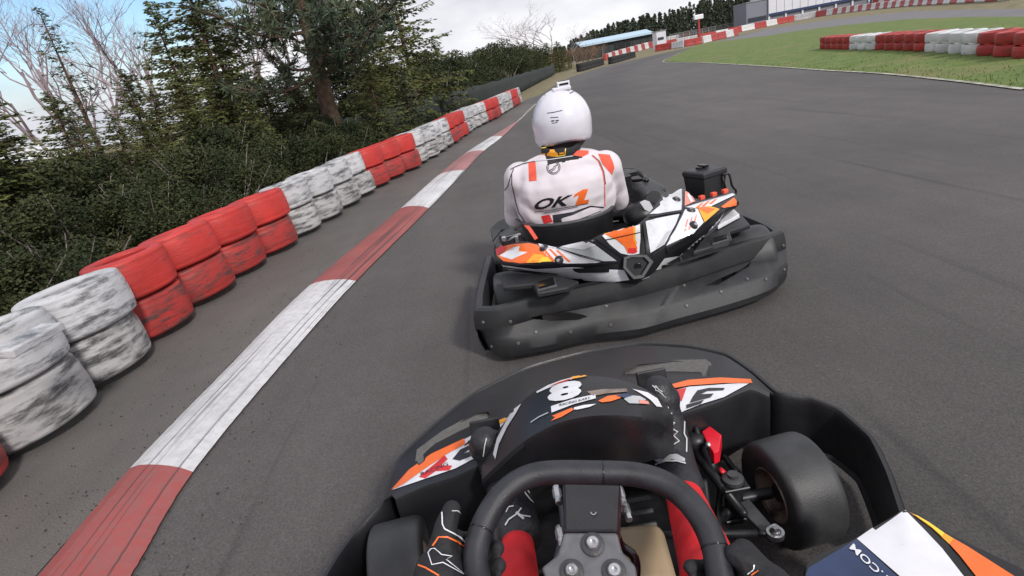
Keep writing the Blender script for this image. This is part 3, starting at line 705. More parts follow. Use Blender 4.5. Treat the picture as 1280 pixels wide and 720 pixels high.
# bushes along the outside of the tyre wall, nearest first
for i in range(34):
    t = i/33; y = 1.2+22*t**1.25; k = min(range(len(stacks)), key=lambda q: abs(stacks[q].y-y)); bx = stacks[k].x
    for row in range(2 if i % 3 else 1):
        xx = bx-1.25-row*1.35-rb.uniform(0, .5); s = rb.uniform(.62, .85)+row*.28; v = rb.randrange(4)
        tall = s*rb.uniform(.8, 1.05)
        plant('evergreen_bush', BU[v], (xx, y+rb.uniform(-.2, .2), -.02), rb.uniform(0, 6.28), (s, s, tall*.86), f'{nice[v]}, {ORD[i]} along the {"first row behind" if row == 0 else "second row behind"} the kerbside tyre wall', 'bush', 'bushes behind the tyre wall', 'stems', 'foliage')
young = ['dark', 'dense', 'ragged', 'bluish', 'thin']
for i in range(24):
    y = 2.2+i*.72; k = (0, 1, 2, 3, 1, 2, 0, 4)[i % 8]; h = rb.uniform(1.5, 2.3)*(1 if y > 5 else .85)
    plant('spruce_tree', SP[k], (-4.9-rb.uniform(0, 2.2)+y*.08, y, -.02), rb.uniform(0, 6.28), (h/6*1.7, h/6*1.7, h/6), f'{young[k]} young spruce, {ORD[i]} from the near end of the row above the bushes', 'tree', 'young spruces above the bushes')
for i in range(18):
    y = 15+i*2.9; xf = min(fp_x(y), 99)-1.5-rb.uniform(0, .8)-y*.015; q = (1.05+y*.020)*rb.uniform(.85, 1.15)
    plant('evergreen_bush', BU[(i*3) % 4], (xf, y, -.02), rb.uniform(0, 6.28), (q*1.1, q*1.1, q*1.0), f'bulky evergreen bush, {ORD[i]} from the near end of the row behind the netting fence', 'bush', 'bushes behind the netting fence', 'stems', 'foliage')
# bare trees behind
bt_ = [(-10, 60, 17, 0, 'bare birch cut by the left edge'), (20, 30, 22, 1, 'bare birch left of the slim spruce'), (95, 35, 24, 2, 'bare twiggy birch between the slim spruce and the broad one'), (130, 22, 20, 0, 'pale bare birch with a thin straight stem'),
       (160, 40, 26, 1, 'bare birch close behind the broad spruce'), (275, 0, 22, 2, 'bare birch right behind the broad spruce'), (330, -15, 26, 0, 'bare birch behind the pine crown'), (70, 60, 30, 2, 'distant bare birch low behind the slim spruce'), (250, 30, 30, 1, 'distant bare birch between broad spruce and pine'),
       (420, 0, 30, 0, 'bare tree right behind the pine trunk'), (598, 78, 48, 3, 'small bare tree left of the lamp post'), (650, 22, 78, 3, 'left half of the pair of large bare trees on the skyline'), (684, 20, 80, 4, 'right half of the pair of large bare trees on the skyline'), (712, 42, 95, 3, 'small bare tree beside the shed')]
for i, (px, py, y, k, lab) in enumerate(bt_):
    p = aty(px, py, y); s = p.z/5.2
    plant('bare_tree', BT[k], (p.x, y, -.01), i*2.1, (s*1.15 if px < 640 else s*1.7, s*1.15 if px < 640 else s*1.7, s), lab, 'tree', 'leafless trees', 'trunk')
c, t = pine_parts(6.6, 5, .30)
p = aty(432, 195, 10.5)
pt = thing('pine_tree', (p.x, 10.5, -.02), 'tall pine with a bare reddish trunk and layered open branches', 'tree'); pt.rotation_euler = (0, R(-1.5), R(40))
for nm, mb, m in (('crown', c, M['spruceb']), ('trunk', t, M['bark'])):
    o = bpy.data.objects.new(nm, raw(nm, mb, m)); col.objects.link(o); o.parent = pt
# brown thicket by the shed
bb = MB(); 
for s in range(46):
    mbb = bare_parts(3.3, 200+s, .5, 4, .045); ox, oy = rb.uniform(-2.6, 4.6), rb.uniform(-1.5, 1.5); o_ = len(bb.v); bb.v += [(v[0]+ox, v[1]+oy, v[2]*.9) for v in mbb.v]; bb.f += [[o_+i for i in f] for f in mbb.f]; bb.m += mbb.m
p = aty(704, 70, 72); th = build('brown_thicket', bb, M['brownbush'], loc=(0, 0, 0), label='brown leafless thicket at the left end of the dark shed', cat='thicket', kind='stuff'); th.location = (p.x, 72, 0)
# far-off wood behind the shed and the buildings
wd = MB(); rn = random.Random(9)
def skyline(px): 
    P = [(640, 70), (700, 58), (727, 45), (767, 28), (811, 18), (844, 12), (863, 3), (910, -4), (960, -10), (1100, -30), (1500, -80)]
    for a, b in zip(P, P[1:]):
        if a[0] <= px <= b[0]: return a[1]+(b[1]-a[1])*(px-a[0])/(b[0]-a[0])
    return 60
for i in range(420):
    px = rn.uniform(690, 1130); y = rn.uniform(215, 275); p = aty(px, skyline(px)+rn.uniform(-2, 9), y); h = max(4, p.z); n = 230; r = h*rn.uniform(.20, .30)
    for k in range(n):
        t = rn.random()**.8; a = rn.uniform(0, 6.28); rr = r*(1-t)*rn.uniform(.3, 1)+.15
        c = V((p.x+rr*math.cos(a), y+rr*math.sin(a), h*t)); leafquad(wd, c, V((math.cos(a), math.sin(a), -.4)), .95, .3, rn)
build('distant_wood', wd, M['fargreen'], kind='stuff', loc=(0, 0, 0), label='dark conifer wood on the skyline behind the shed and halls', cat='wood')

# dry grass tufts and litter on the verges: one mass
tf = MB(); rn = random.Random(12)
for i in range(5200):
    k = rn.randrange(len(stacks)); p = stacks[k]; q = V((p.x-rn.uniform(.25, 2.2), p.y+rn.uniform(-.4, .4), 0)); 
    for _ in range(2): leafquad(tf, q+V((rn.gauss(0, .03), rn.gauss(0, .03), .05)), V((rn.gauss(0, .4), rn.gauss(0, .4), 1)), .14*rn.uniform(.5, 1.4), .006, rn)
build('grass_tufts', tf, mat('dry_grass', (.07, .075, .03), .9, var=.4, scale=1, c2=(.17, .15, .07)), kind='stuff', loc=(0, 0, 0), label='dry grass and weeds growing behind the kerbside tyre wall', cat='grass')
cr = MB(); rn = random.Random(21)
for i in range(900):
    t = rn.random()**1.3; k = int(t*(len(KL)-2)); base = KL[k] if rn.random() < .72 else KR[k]; sgn = -1 if base is KL[k] else 1
    q = V((base.x+sgn*(rn.random()**1.6)*(.75 if sgn < 0 else .35), base.y+rn.uniform(-.1, .1), .006 if sgn < 0 else 0)); r_ = rn.uniform(.0012, .0036)
    cr.box(q+V((0, 0, r_*.3)), (r_*2, r_*rn.uniform(.6, 1.4), r_*.8), Matrix.Rotation(rn.uniform(0, 3), 3, 'Z'))
build('rubber_crumbs', cr, M['tblack'], kind='stuff', loc=(0, 0, 0), label='small black rubber crumbs scattered beside the kerb', cat='debris')
gb = MB()
poly = [V((p[0], p[1])) for p in grass_near[2:]]
for i in range(2500):
    k = rn.randrange(len(poly)-1); q = poly[k].lerp(poly[k+1], rn.random()); away = V((1, .35)).normalized()*rn.random()**2*7+V((.03, .02)); q = q+away
    leafquad(gb, V((q.x, q.y, .03)), V((rn.gauss(0, .5), rn.gauss(0, .5), 1)), .042*rn.uniform(.5, 1.3), .006, rn)
build('grass_blades', gb, M['grass'], kind='stuff', loc=(0, 0, 0), label='short green blades of the infield lawn', cat='grass')

# ------------------------------------------------------------------ netting fence
fp = [(-2.3, 10.2), (-1.95, 11.4), (-1.2, 14), (-.15, 18), (1.05, 23), (2.6, 31), (4.4, 40), (6.4, 49), (8.3, 60), (9.6, 70)]
fn_ = thing('netting_fence', (fp[0][0], fp[0][1], 0), 'long dark green netting fence behind the far half of the kerbside tyre wall', 'fence')
P = spline([(x, y, 0) for x, y in fp], 160); rows = []
for i, p in enumerate(P): s = .012*math.sin(i*1.9); rows.append([p+V((s, 0, .05)), p+V((-s*1.5, 0, .35)), p+V((s, 0, .65)), p+V((0, 0, .86+.02*math.sin(i*.7)))])
mb = MB(); mb.loft(rows); build('net', mb, M['net'], fn_, smooth=True, mods=[('SOLIDIFY', dict(thickness=.008))])
for i in range(0, 160, 9):
    mb = MB(); mb.tube([P[i]+V((-.03, 0, -.02)), P[i]+V((-.03, 0, .9))], .018, 8); build('post', mb, M['net'], fn_)

# ------------------------------------------------------------------ lamp post
b = aty(637, 107, 40); lamp = thing('lamp_post', (b.x, 40, 0), 'thin grey lamp post leaning slightly in front of the netting fence', 'lamp post')
top = aty(405, 72, 40); mb = MB(); mb.tube([(b.x, 40, 0), (top.x+.1, 40, top.z)], [.06, .035], 10); build('pole', mb, M['galv'], lamp)
mb = MB(); mb.tube([(top.x+.1, 40, top.z), (top.x-.1, 40, top.z+.06), (top.x-.28, 40, top.z+.05)], [.03, .026, .024], 8); build('arm', mb, M['galv'], lamp)
mb = MB(); mb.box((top.x-.40, 40, top.z+.04), (.30, .14, .06)); build('lamp_head', mb, M['rail'], lamp, mods=[('BEVEL', dict(width=.018, segments=2))])

# ------------------------------------------------------------------ buildings
A = aty(728, 72, 150); B = aty(816, 57, 150); eL, eR = A.x, B.x
sh = thing('shed', (A.x, 150, 0), 'long low dark shed with a pale blue roof on the skyline', 'shed')
wh = 3.5; D = 11
mb = MB(); mb.prism([V((eL, 150, 0)), V((eR, 150, 0)), V((eR, 150, wh)), V((eL, 150, wh))], (0, D, 0)); build('wall', mb, M['shed'], sh)
mb = MB(); rows = [[V((eL-.3, 149.3, wh-.05)), V((eR+.3, 149.3, wh-.05))], [V((eL-.3, 150+D/2, wh+1.1)), V((eR+.3, 150+D/2, wh+1.1))], [V((eL-.3, 150.7+D, wh-.05)), V((eR+.3, 150.7+D, wh-.05))]]
mb.loft(rows); build('roof', mb, M['roof'], sh, mods=[('SOLIDIFY', dict(thickness=.18))])
mb = MB(); mb.prism([V((eL-.3, 149.2, wh-.35)), V((eR+.3, 149.2, wh-.35)), V((eR+.3, 149.2, wh+.1)), V((eL-.3, 149.2, wh+.1))], (0, .08, 0)); build('fascia', mb, M['roof'], sh)
W_ = eR-eL
for u0, u1 in ((.46, .60), (.63, .69)):
    mb = MB(); x0, x1 = eL+W_*u0, eL+W_*u1; mb.box(((x0+x1)/2, 149.97, 1.35), (x1-x0, .12, 2.7)); build('doorway', mb, M['visor'], sh, label='dark open doorway')
for k in range(9):
    mb = MB(); x0 = eL+W_*(k+.5)/9; mb.box((x0, 149.93, wh/2), (.14, .1, wh-.1)); build('post', mb, M['shed'], sh)
# small white hut beside it
A = aty(821, 52, 90); B = aty(833, 50, 90); ht = thing('hut', (A.x, 90, 0), 'small white hut right of the dark shed', 'hut')
mb = MB(); mb.box(((A.x+B.x)/2, 91, 1.25), (B.x-A.x, 2, 2.5)); build('wall', mb, M['hall'], ht, mods=[('BEVEL', dict(width=.04, segments=2))])
mb = MB(); mb.box(((A.x+B.x)/2, 91, 2.56), (B.x-A.x+.2, 2.2, .1)); build('roof', mb, M['rail'], ht)
mb = MB(); mb.box(((A.x+B.x)/2-.1, 89.97, 1.5), ((B.x-A.x)*.6, .08, .35)); build('window', mb, M['glassd'], ht)
# start light mast
A = aty(874, 38, 100); T = aty(872, 24, 100); sg = thing('signal_mast', (A.x, 100, 0), 'red mast carrying a white signal box in front of the wood', 'mast')
mb = MB(); mb.box((A.x, 100, T.z/2), (.26, .26, T.z)); build('pole', mb, M['treda'], sg)
mb = MB(); mb.box((A.x, 100, T.z+.3), (1.5, .5, .7)); build('signal_box', mb, M['white'], sg, mods=[('BEVEL', dict(width=.08, segments=2))])
# hall
HY = 185.; hx0 = aty(961, 20, HY).x; hx1 = aty(1108, -2, HY).x; zb = aty(963, 17.5, HY).z; Hh = 15.
hl = thing('hall', (hx0, HY, 0), 'large white panelled hall over a glazed ground floor', 'hall')
mb = MB(); mb.box(((hx0+hx1)/2, HY+6, (zb+Hh)/2), (hx1-hx0, 12, Hh-zb)); build('wall', mb, M['hall'], hl)
n = 15
for k in range(n+1):
    x = hx0+(hx1-hx0)*k/n; mb = MB(); mb.box((x, HY-.04, (zb+Hh)/2), (.12, .1, Hh-zb)); build('panel_joint', mb, M['lgrey'], hl)
mb = MB(); mb.box(((hx0+hx1)/2, HY+.5, zb/2), (hx1-hx0-.2, .1, zb)); build('glazing', mb, M['annex'], hl)
for k in range(8):
    x = hx0+.15+(hx1-hx0-.3)*k/7; mb = MB(); mb.box((x, HY+.2, zb/2), (.5, .4, zb)); build('pillar', mb, M['hall'], hl)
mb = MB(); mb.box(((hx0+hx1)/2, HY-.1, zb-.2), (hx1-hx0, .12, .7)); build('trim', mb, M['navy'], hl)
ax0 = aty(934, 24, HY).x
an = thing('annex', (ax0, HY, 0), 'grey clad annex at the left end of the white hall', 'building')
mb = MB(); mb.box(((ax0+hx0)/2-.05, HY+5, 3.6), (hx0-ax0-.1, 9, 7.2)); build('wall', mb, M['annex'], an)
mb = MB(); mb.box(((ax0+hx0)/2-.05, HY+.45, 2.2), (hx0-ax0-1., .12, 1.2)); build('window', mb, M['glassd'], an)
mb = MB(); mb.box(((ax0+hx0)/2-.05, HY+5, 7.28), (hx0-ax0+.1, 9.4, .2)); build('roof', mb, M['rail'], an)
# spectator railing between the far barriers and the wood
A = aty(838, 48, 205); B = aty(950, 20, 205); rl = thing('railing', (A.x, 205, 0), 'pale mesh railing behind the far barrier rows', 'railing')
n = 14
for k in range(n+1):
    x = A.x+(B.x-A.x)*k/n; mb = MB(); mb.box((x, 205, 1.3), (.16, .16, 2.6)); build('post', mb, M['rail'], rl)
for z in (.5, 1.5, 2.6):
    mb = MB(); mb.box(((A.x+B.x)/2, 204.9, z), (B.x-A.x, .08, .09)); build('rail', mb, M['rail'], rl)
mb = MB(); nn = 110
for k in range(nn): mb.box((A.x+(B.x-A.x)*(k+.5)/nn, 205.05, 1.5), (.06, .03, 2.1))
build('mesh_infill', mb, M['rail'], rl)

# ------------------------------------------------------------------ shared kart pieces
def axis_mtx(c, ax):
    q = V(ax).normalized().to_track_quat('Z', 'Y'); return Matrix.Translation(V(c)) @ q.to_matrix().to_4x4()
def kart_wheel(parent, c, ax, r, wd, rimr=.062):
    mx = axis_mtx(c, ax); h = wd/2
    mb = MB(); mb.lathe([(rimr+.004, -h*.86), (rimr+.02, -h*.97), (r*.80, -h), (r*.90, -h*.985), (r*.955, -h*.93), (r*.985, -h*.84), (r*.998, -h*.7), (r*1.003, 0), (r*.998, h*.7), (r*.985, h*.84), (r*.955, h*.93), (r*.90, h*.985), (r*.80, h), (rimr+.02, h*.97), (rimr+.004, h*.86), (rimr, 0)], 56, mx, closed=True)
    w_ = MB(); w_.lathe([(rimr, -h*.9), (rimr*1.06, -h*.86), (rimr*.93, -h*.8), (rimr*.88, -h*.3), (rimr*.5, -h*.2), (.02, -h*.2)], 40, mx); w_.lathe([(rimr, h*.9), (rimr*1.06, h*.86), (rimr*.93, h*.8), (rimr*.88, h*.3), (rimr*.5, h*.1), (.02, h*.1)], 40, mx)
    wt = MB(); wt.lathe([(0, -h*.62), (.02, -h*.62), (.024, -h*.55), (.024, h*.35), (0, h*.35)], 20, mx)
    hl = thing('wheel', BASE[parent.name], None, None); hl.parent = parent; hl.location = (0, 0, 0); BASE[hl.name] = BASE[parent.name]
    build('tyre', mb, M['trubber'], hl, smooth=True, angle=50); build('rim', w_, M['rim'], hl, smooth=True, angle=40); build('wheel_hub', wt, M['steel'], hl, smooth=True, angle=40)
    return hl
def cut_px(o, poly, t0, t1):
    # a real slot through the moulding
    mb = MB(); b = BASE[o.name]; n = len(poly)
    t = mg.tessellate_polygon([[V((x, y, 0)) for x, y in poly]])
    vs = [CAM+ray(x, y)*t0-b for x, y in poly]+[CAM+ray(x, y)*t1-b for x, y in poly]
    fs = [tuple(q) for q in t]+[tuple(n+i for i in q)[::-1] for q in t]+[(i, (i+1) % n, n+(i+1) % n, n+i) for i in range(n)]
    me = bpy.data.meshes.new('cutter'); me.from_pydata([tuple(v) for v in vs], [], fs)
    bm = bmesh.new(); bm.from_mesh(me); bmesh.ops.recalc_face_normals(bm, faces=bm.faces); bm.to_mesh(me); bm.free()
    c = bpy.data.objects.new('cutter', me); col.objects.link(c); par = o.parent; o.parent = None; loc = o.location.copy(); o.location = (0, 0, 0)
    finish(o, [('BOOLEAN', dict(operation='DIFFERENCE', object=c, solver='EXACT'))])
    o.parent = par; o.location = loc
    bpy.data.objects.remove(c)
def bolt(parent, bvh, px, py, r=.008, m='alu', name='bolt', h=.005):
    d = ray(px, py).normalized(); hit, n, i, _ = bvh.ray_cast(CAM, d, 6)
    if hit is None: return
    if n.dot(d) > 0: n = -n
    mb = MB(); mb.lathe([(0, -.004), (r, -.004), (r, h*.5), (r*.75, h), (0, h)], 14, axis_mtx(hit, n)); return build(name, mb, M[m], parent, smooth=True, angle=35)
def bez(pts, n): return spline([V((x, y, 0)) for x, y in pts], n)
def star2(c, ex, ey, w_):
    # the four-pointed comet mark stitched on boots and gloves, drawn as an outline
    P = [(-.45, .25), (-.12, .18), (.0, .62), (.14, .14), (.5, .1), (.22, -.12), (.42, -.95), (-.02, -.30), (-.42, -.42), (-.25, -.02), (-.45, .25)]
    return line2([(c[0]+u*ex[0]+v*ey[0], c[1]+u*ex[1]+v*ey[1]) for u, v in P], w_)

# ================================================================== the kart ahead
FK = thing('go_kart', (.56, 2.9, 0), 'white and orange go-kart ahead, seen from behind with its black rear bumper', 'go-kart', 'go-karts on the track')
FDIR = V((.075, .997, 0)).normalized(); FRT = V((.997, -.075, 0))
# rear bumper
tp = [(607, 321), (596, 362), (593, 387), (612, 392), (680, 374), (740, 364), (800, 352), (850, 338), (877, 328), (935, 307), (966, 297), (978, 289), (962, 279), (930, 266)]
bt = [(604, 424), (625, 443), (680, 436), (740, 422), (800, 415), (836, 405), (919, 382), (962, 366), (981, 350)]
T = [at(x, y, .25) for x, y in tp]; Bo = [at(x, y, .05) for x, y in bt]
Tc = spline(T[2:12], 60); Bc = spline(Bo, 60)
Tc = [Tc[0].lerp(Tc[-1], i/59)*.35+p*.65 for i, p in enumerate(Tc)]
side_l = spline([T[0], T[1], Tc[0]], 16)[:-1]; side_r = spline([Tc[-1], T[12], T[13]], 16)[1:]
Tf = side_l+Tc+side_r
def low(p, z): return V((p.x, p.y, z))
Bf = [low(p, .05) for p in side_l]+[V((p.x, p.y, .05)) for p in Bc]+[low(p, .05) for p in side_r]
rows = []
n = len(Tf)
for i in range(n):
    a_, b_ = Tf[i], Bf[i]; t = (Tf[min(i+1, n-1)]-Tf[max(i-1, 0)]); nv = V((t.y, -t.x, 0)).normalized()       # outward
    e2_ = 1 if (15+8 < i < 15+24 or 15+34 < i < 15+52) else 0
    rows.append([a_-nv*.05+V((0, 0, -.09)), a_-nv*.038+V((0, 0, -.012)), a_-nv*.032, a_-nv*.008+V((0, 0, .001)), a_+nv*.002+V((0, 0, -.006)), a_+nv*.010+V((0, 0, -.04)), a_+nv*.012+V((0, 0, -.075)), a_+nv*(.012-.004*e2_)+V((0, 0, -.085)), a_.lerp(b_, .62)+nv*(.012-.004*e2_), a_.lerp(b_, .70)+nv*.013, a_.lerp(b_, .93)+nv*.006, b_-nv*.006+V((0, 0, -.01)), b_-nv*.03+V((0, 0, -.016)), b_-nv*.05])
mb = MB(); mb.loft(rows)
rbp = build('rear_bumper', mb, M['plastic'], FK, smooth=True, mods=[('SOLIDIFY', dict(thickness=.006, offset=0))])
for p in rbp.data.polygons: p.use_smooth = True
for sl_ in ([(663, 397), (683, 392), (710, 390), (728, 393), (735, 396), (722, 400), (690, 401), (668, 399)], [(882, 357), (900, 348), (925, 337), (939, 327), (936, 333), (918, 344), (897, 356)]):
    cut_px(rbp, sl_, 1.0, 2.62)
for p in rbp.data.polygons: p.use_smooth = True
rbp.data.set_sharp_from_angle(angle=R(28))
bvR = bvh_of([rbp])
for x, y in [(604, 403), (638, 402), (670, 415), (713, 415), (648, 429), (615, 433), (758, 383), (763, 406), (855, 357), (858, 382), (901, 365), (934, 349), (957, 349), (956, 321), (979, 307), (980, 337)]: bolt(FK, bvR, x, y, .0075, 'greybolt')
# rear wheels and axle
kart_wheel(FK, (.02, 2.47, .14), FRT, .14, .20); kart_wheel(FK, (1.12, 2.47, .14), FRT, .14, .20)
mb = MB(); mb.tube([(.0, 2.475, .14), (1.14, 2.465, .14)], .018, 12); build('axle', mb, M['steel'], FK, smooth=True)
# bodywork over the engine: front edge, fold line, rear lower edge (pixel x, y, height)
fe = [(619, 303, .40), (655, 298, .44), (697, 306, .44), (738, 295, .50), (752, 287, .50), (797, 276, .50), (808, 266, .50), (826, 241, .52), (852, 230, .50), (872, 248, .45), (918, 240, .42)]
fo = [(618, 318, .39), (650, 328, .385), (697, 330, .38), (745, 329, .365), (770, 325, .35), (797, 316, .36), (812, 315, .36), (834, 303, .38), (864, 287, .41), (884, 272, .42), (921, 250, .42)]
re = [(621, 329, .36), (640, 338, .33), (701, 345, .29), (740, 351, .26), (772, 353, .25), (797, 354, .24), (808, 348, .24), (846, 322, .27), (870, 305, .31), (893, 282, .35), (923, 256, .39)]
Fe, Fo, Re = pz(fe), pz(fo), pz(re); nn = 61
Fe, Fo, Re = [[a_.lerp(b_, .0) for a_, b_ in zip(q, q)] for q in (Fe, Fo, Re)]
def lin(pts, per=8):
    out = []
    for a_, b_ in zip(pts, pts[1:]): out += [a_.lerp(b_, i/per) for i in range(per)]
    return out+[pts[-1]]
Fe, Fo, Re = lin(Fe), lin(Fo), lin(Re)
rows = [[a_+V((0, .03, -.06)), a_, a_.lerp(b_, .5)+V((0, 0, .006)), b_, b_.lerp(c_, .5)+V((0, -.008, .004)), c_, c_+V((0, .02, -.008)), c_+V((0, .06, .01))] for a_, b_, c_ in zip(Fe, Fo, Re)]
mb = MB(); mb.loft(rows); shell = build('rear_fairing', mb, M['plasticd'], FK, smooth=True, mods=[('SUBSURF', dict(levels=1, render_levels=1))])
finish(shell, [('SOLIDIFY', dict(thickness=.004, offset=-1))])
for p in shell.data.polygons: p.use_smooth = True
bvS = bvh_of([shell])
def stick(m, *polys, k=0, name='sticker', maxe=5): return onto(poly2(*polys), bvS, name, M[m], FK, off=.0016+.0012*k, maxe=maxe)
z1 = lambda x, y: (580+x/5.14, 180+y/5.14)
z2 = lambda x, y: (580+x/4.8, 300+y/4.8)
z3 = lambda x, y: (780+x/4.8, 280+y/4.8)
z4 = lambda x, y: (760+x/5.54, 190+y/5.54)
# left fin
stick('orange', [z2(190, 60), z2(250, 30), z2(390, 20), z2(440, 30), z2(490, 75), z2(535, 128), z2(330, 140), z2(240, 128), z2(200, 95)])
stick('white', [z2(215, 95), z2(300, 45), z2(335, 40), z2(330, 70), z2(385, 75), z2(290, 118), z2(225, 100)], k=1)
stick('redst', [z2(190, 60), z2(232, 30), z2(262, 45), z2(228, 85), z2(205, 95)], k=1)
stick('amber', [z2(420, 85), z2(470, 90), z2(532, 128), z2(375, 137)], k=1)
stick('yellow', [z2(470, 105), z2(500, 103), z2(533, 128), z2(450, 134)], k=2)
stick('white', [z2(445, 22), z2(560, 48), z2(700, 95), z2(835, 126), z2(800, 135), z2(640, 143), z2(540, 132), z2(480, 78)])
for a_ in (0, 45, 90): stick('orange', [z2(462+a_, 45+a_*.2), z2(478+a_, 46+a_*.2), z2(552+a_, 128), z2(536+a_, 130)], k=1)
# centre left panel, black band, orange badge
stick('lgrey', [z2(566, 48), z2(735, 2), z2(800, 40), z2(915, 125), z2(838, 126)])
stick('white', [z2(580, 42), z2(735, 2), z2(790, 30), z2(720, 55)], k=1)
stick('white', [z1(838, 578), z1(885, 590), z1(940, 650), z1(1010, 705), z1(1035, 720), (799, 317), (799, 313), (800, 298), (799, 278), z1(1105, 505), z1(1000, 505)], k=1)
stick('amber', [z1(875, 562), z1(990, 515), z1(1100, 507), z1(1098, 600), z1(1110, 640), z1(1050, 650), z1(1000, 620), z1(960, 608)], k=2)
stick('orange', [z1(905, 580), z1(1000, 540), z1(1085, 530), z1(1085, 610), z1(1112, 665), z1(1100, 700), z1(1050, 700), z1(1030, 655), z1(970, 605)], k=3)
stick('black', [z1(900, 612), z1(1000, 590), z1(1128, 562), z1(1128, 567), z1(1000, 596), z1(902, 617)], k=4)
stick('redst', [z1(1050, 668), z1(1100, 665), z1(1112, 690), z1(1085, 702), z1(1052, 695)], k=4)
stick('black', [z1(808, 588), z1(850, 578), z1(1005, 700), (788, 319), (779, 323)], k=2)
# right of the centre
stick('whited', [z4(257, 482), z4(330, 462), z4(495, 432), z4(470, 500), z4(388, 640), z4(292, 698)], k=1)
stick('lgrey', [z4(400, 560), z4(440, 540), z4(380, 640), z4(330, 668)], k=2)
stick('whited', [z4(285, 432), z4(360, 372), z4(352, 282), z4(420, 248), z4(505, 232), z4(528, 262), z4(508, 408), z4(400, 425)], k=1)
stick('salmon', [z4(532, 258), z4(560, 275), z4(604, 345), z4(530, 376)], k=1)
stick('white', [z4(545, 300), z4(560, 290), z4(590, 345), z4(572, 352)], k=2)
stick('white', [z4(512, 442), z4(535, 400), z4(620, 395), z4(660, 488), z4(590, 562), z4(400, 650)], k=1)
for a_ in (0, 30, 60): stick('salmon', [z4(548+a_, 470-a_*.5), z4(556+a_, 466-a_*.5), z4(535+a_, 560-a_*.6), z4(520+a_, 566-a_*.6)], k=2)
stick('amber', [z4(622, 392), z4(700, 378), z4(768, 398), z4(665, 488)], k=2)
stick('orange', [z4(618, 392), z4(660, 384), z4(740, 400), z4(690, 432)], k=3)
stick('white', [z4(530, 385), z4(640, 350), z4(862, 288), z4(880, 300), z4(700, 385), z4(600, 392)], k=1)
stick('orange', [z4(780, 385), z4(870, 320), z4(886, 340), z4(885, 368), z4(800, 390)], k=2)
for a_ in (0, 45, 95): stick('orange', [z4(640+a_, 362-a_*.28), z4(665+a_, 352-a_*.28), z4(625+a_, 392-a_*.3), z4(600+a_, 394-a_*.3)], k=2)
# lower white lip left and right
stick('whited', [z2(205, 140), z2(250, 152), z2(430, 172), z2(650, 160), z2(870, 175), z2(960, 180), z2(992, 238), z2(900, 250), z2(700, 240), z2(560, 215), z2(430, 192), z2(225, 168)], k=1)
stick('white', [z2(215, 160), z2(300, 178), z2(438, 204), z2(270, 229), z2(235, 210)], k=2)
stick('whited', [z3(100, 335), z3(170, 300), z3(240, 205), z3(330, 190), z3(420, 110), z3(500, 45), z3(560, 0), (905, 264), (900, 272), z3(490, 105), z3(380, 200), z3(240, 280)], k=1)
mb = MB(); mb.prism([at(*z4(*q), .352) for q in ((810, 404), (872, 394), (912, 430), (760, 512))], (0, 0, -.018)); build('fender_panel', mb, M['white'], FK, mods=[('BEVEL', dict(width=.003, segments=2))])
stick('plasticd', [z2(652, 166), z2(872, 154), z2(868, 190), z2(690, 192), z2(662, 182)], k=3, name='dark_slot_patch')  # flat black patch, paints the dark inside of the handle slot
stick('plasticd', [z4(392, 660), z4(590, 572), z4(597, 612), z4(410, 706)], k=3, name='dark_slot_patch')  # right-hand slot, its dark inside likewise painted on
for ps, w_ in (([z2(228, 132), z2(330, 143), z2(560, 145), z2(760, 138), z2(935, 130), (781, 326)], 1.7), ([z2(560, 48), z2(700, 95), z2(838, 128)], 1.1), ([z2(245, 160), z2(430, 186), z2(560, 200)], 1.4),
               ([z4(242, 478), z4(250, 560), z4(268, 640), z4(276, 710)], 4), ([z4(270, 450), z4(400, 430), z4(512, 415)], 2.6), ([z4(518, 240), z4(520, 330), z4(515, 430), z4(460, 540), z4(380, 660), z4(300, 712)], 2.2),
               ([z4(530, 385), z4(640, 350), z4(870, 285)], 1.2), ([z4(795, 400), z4(700, 480), z4(600, 565), z4(400, 660)], 2.4)):
    onto(line2(ps, w_), bvS, 'trim_line', M['black'], FK, off=.006, maxe=4)
for x, y in (z2(480, 50), z2(572, 120), z4(472, 332), z4(575, 408), z4(592, 508)):
    bolt(FK, bvS, x, y, .019, 'black', 'fastener', .010); bolt(FK, bvS, x, y, .009, 'alu', 'fastener', .016)
# exhaust opening: hexagonal collar standing proud with a dark throat
hx = [z3(5, 205), z3(40, 190), z3(130, 190), z3(168, 228), z3(112, 318), z3(60, 325), z3(2, 262)]
hc = V((sum(p[0] for p in hx)/7, sum(p[1] for p in hx)/7)); d0 = 2.42
def hexring(s, t): return [CAM+ray(hc.x+(x-hc.x)*s, hc.y+(y-hc.y)*s)*t for x, y in hx]
hh_, nh, _, _ = bvS.ray_cast(CAM, ray(hc.x, hc.y).normalized(), 6); t_h = (hh_-CAM).dot(FW)
mb = MB(); R_ = [hexring(1.12, t_h+.02), hexring(1.08, t_h-.035), hexring(.84, t_h-.035), hexring(.74, t_h+.0)]; R_ = [r_+[r_[0]] for r_ in R_]; mb.loft(R_); build('exhaust_collar', mb, M['greyplastic'], FK)
mb = MB(); mb.add(hexring(.80, t_h-.012), [tuple(range(7))]); build('exhaust_throat', mb, M['visor'], FK, mods=[('SOLIDIFY', dict(thickness=.004))])
mb = MB(); c_ = CAM+ray(hc.x+2, hc.y+3)*(t_h-.02); mb.tube([c_+V((0, .02, 0)), c_+V((0, .002, 0))], .016, 16); build('exhaust_pipe', mb, M['steel'], FK, smooth=True, angle=40)
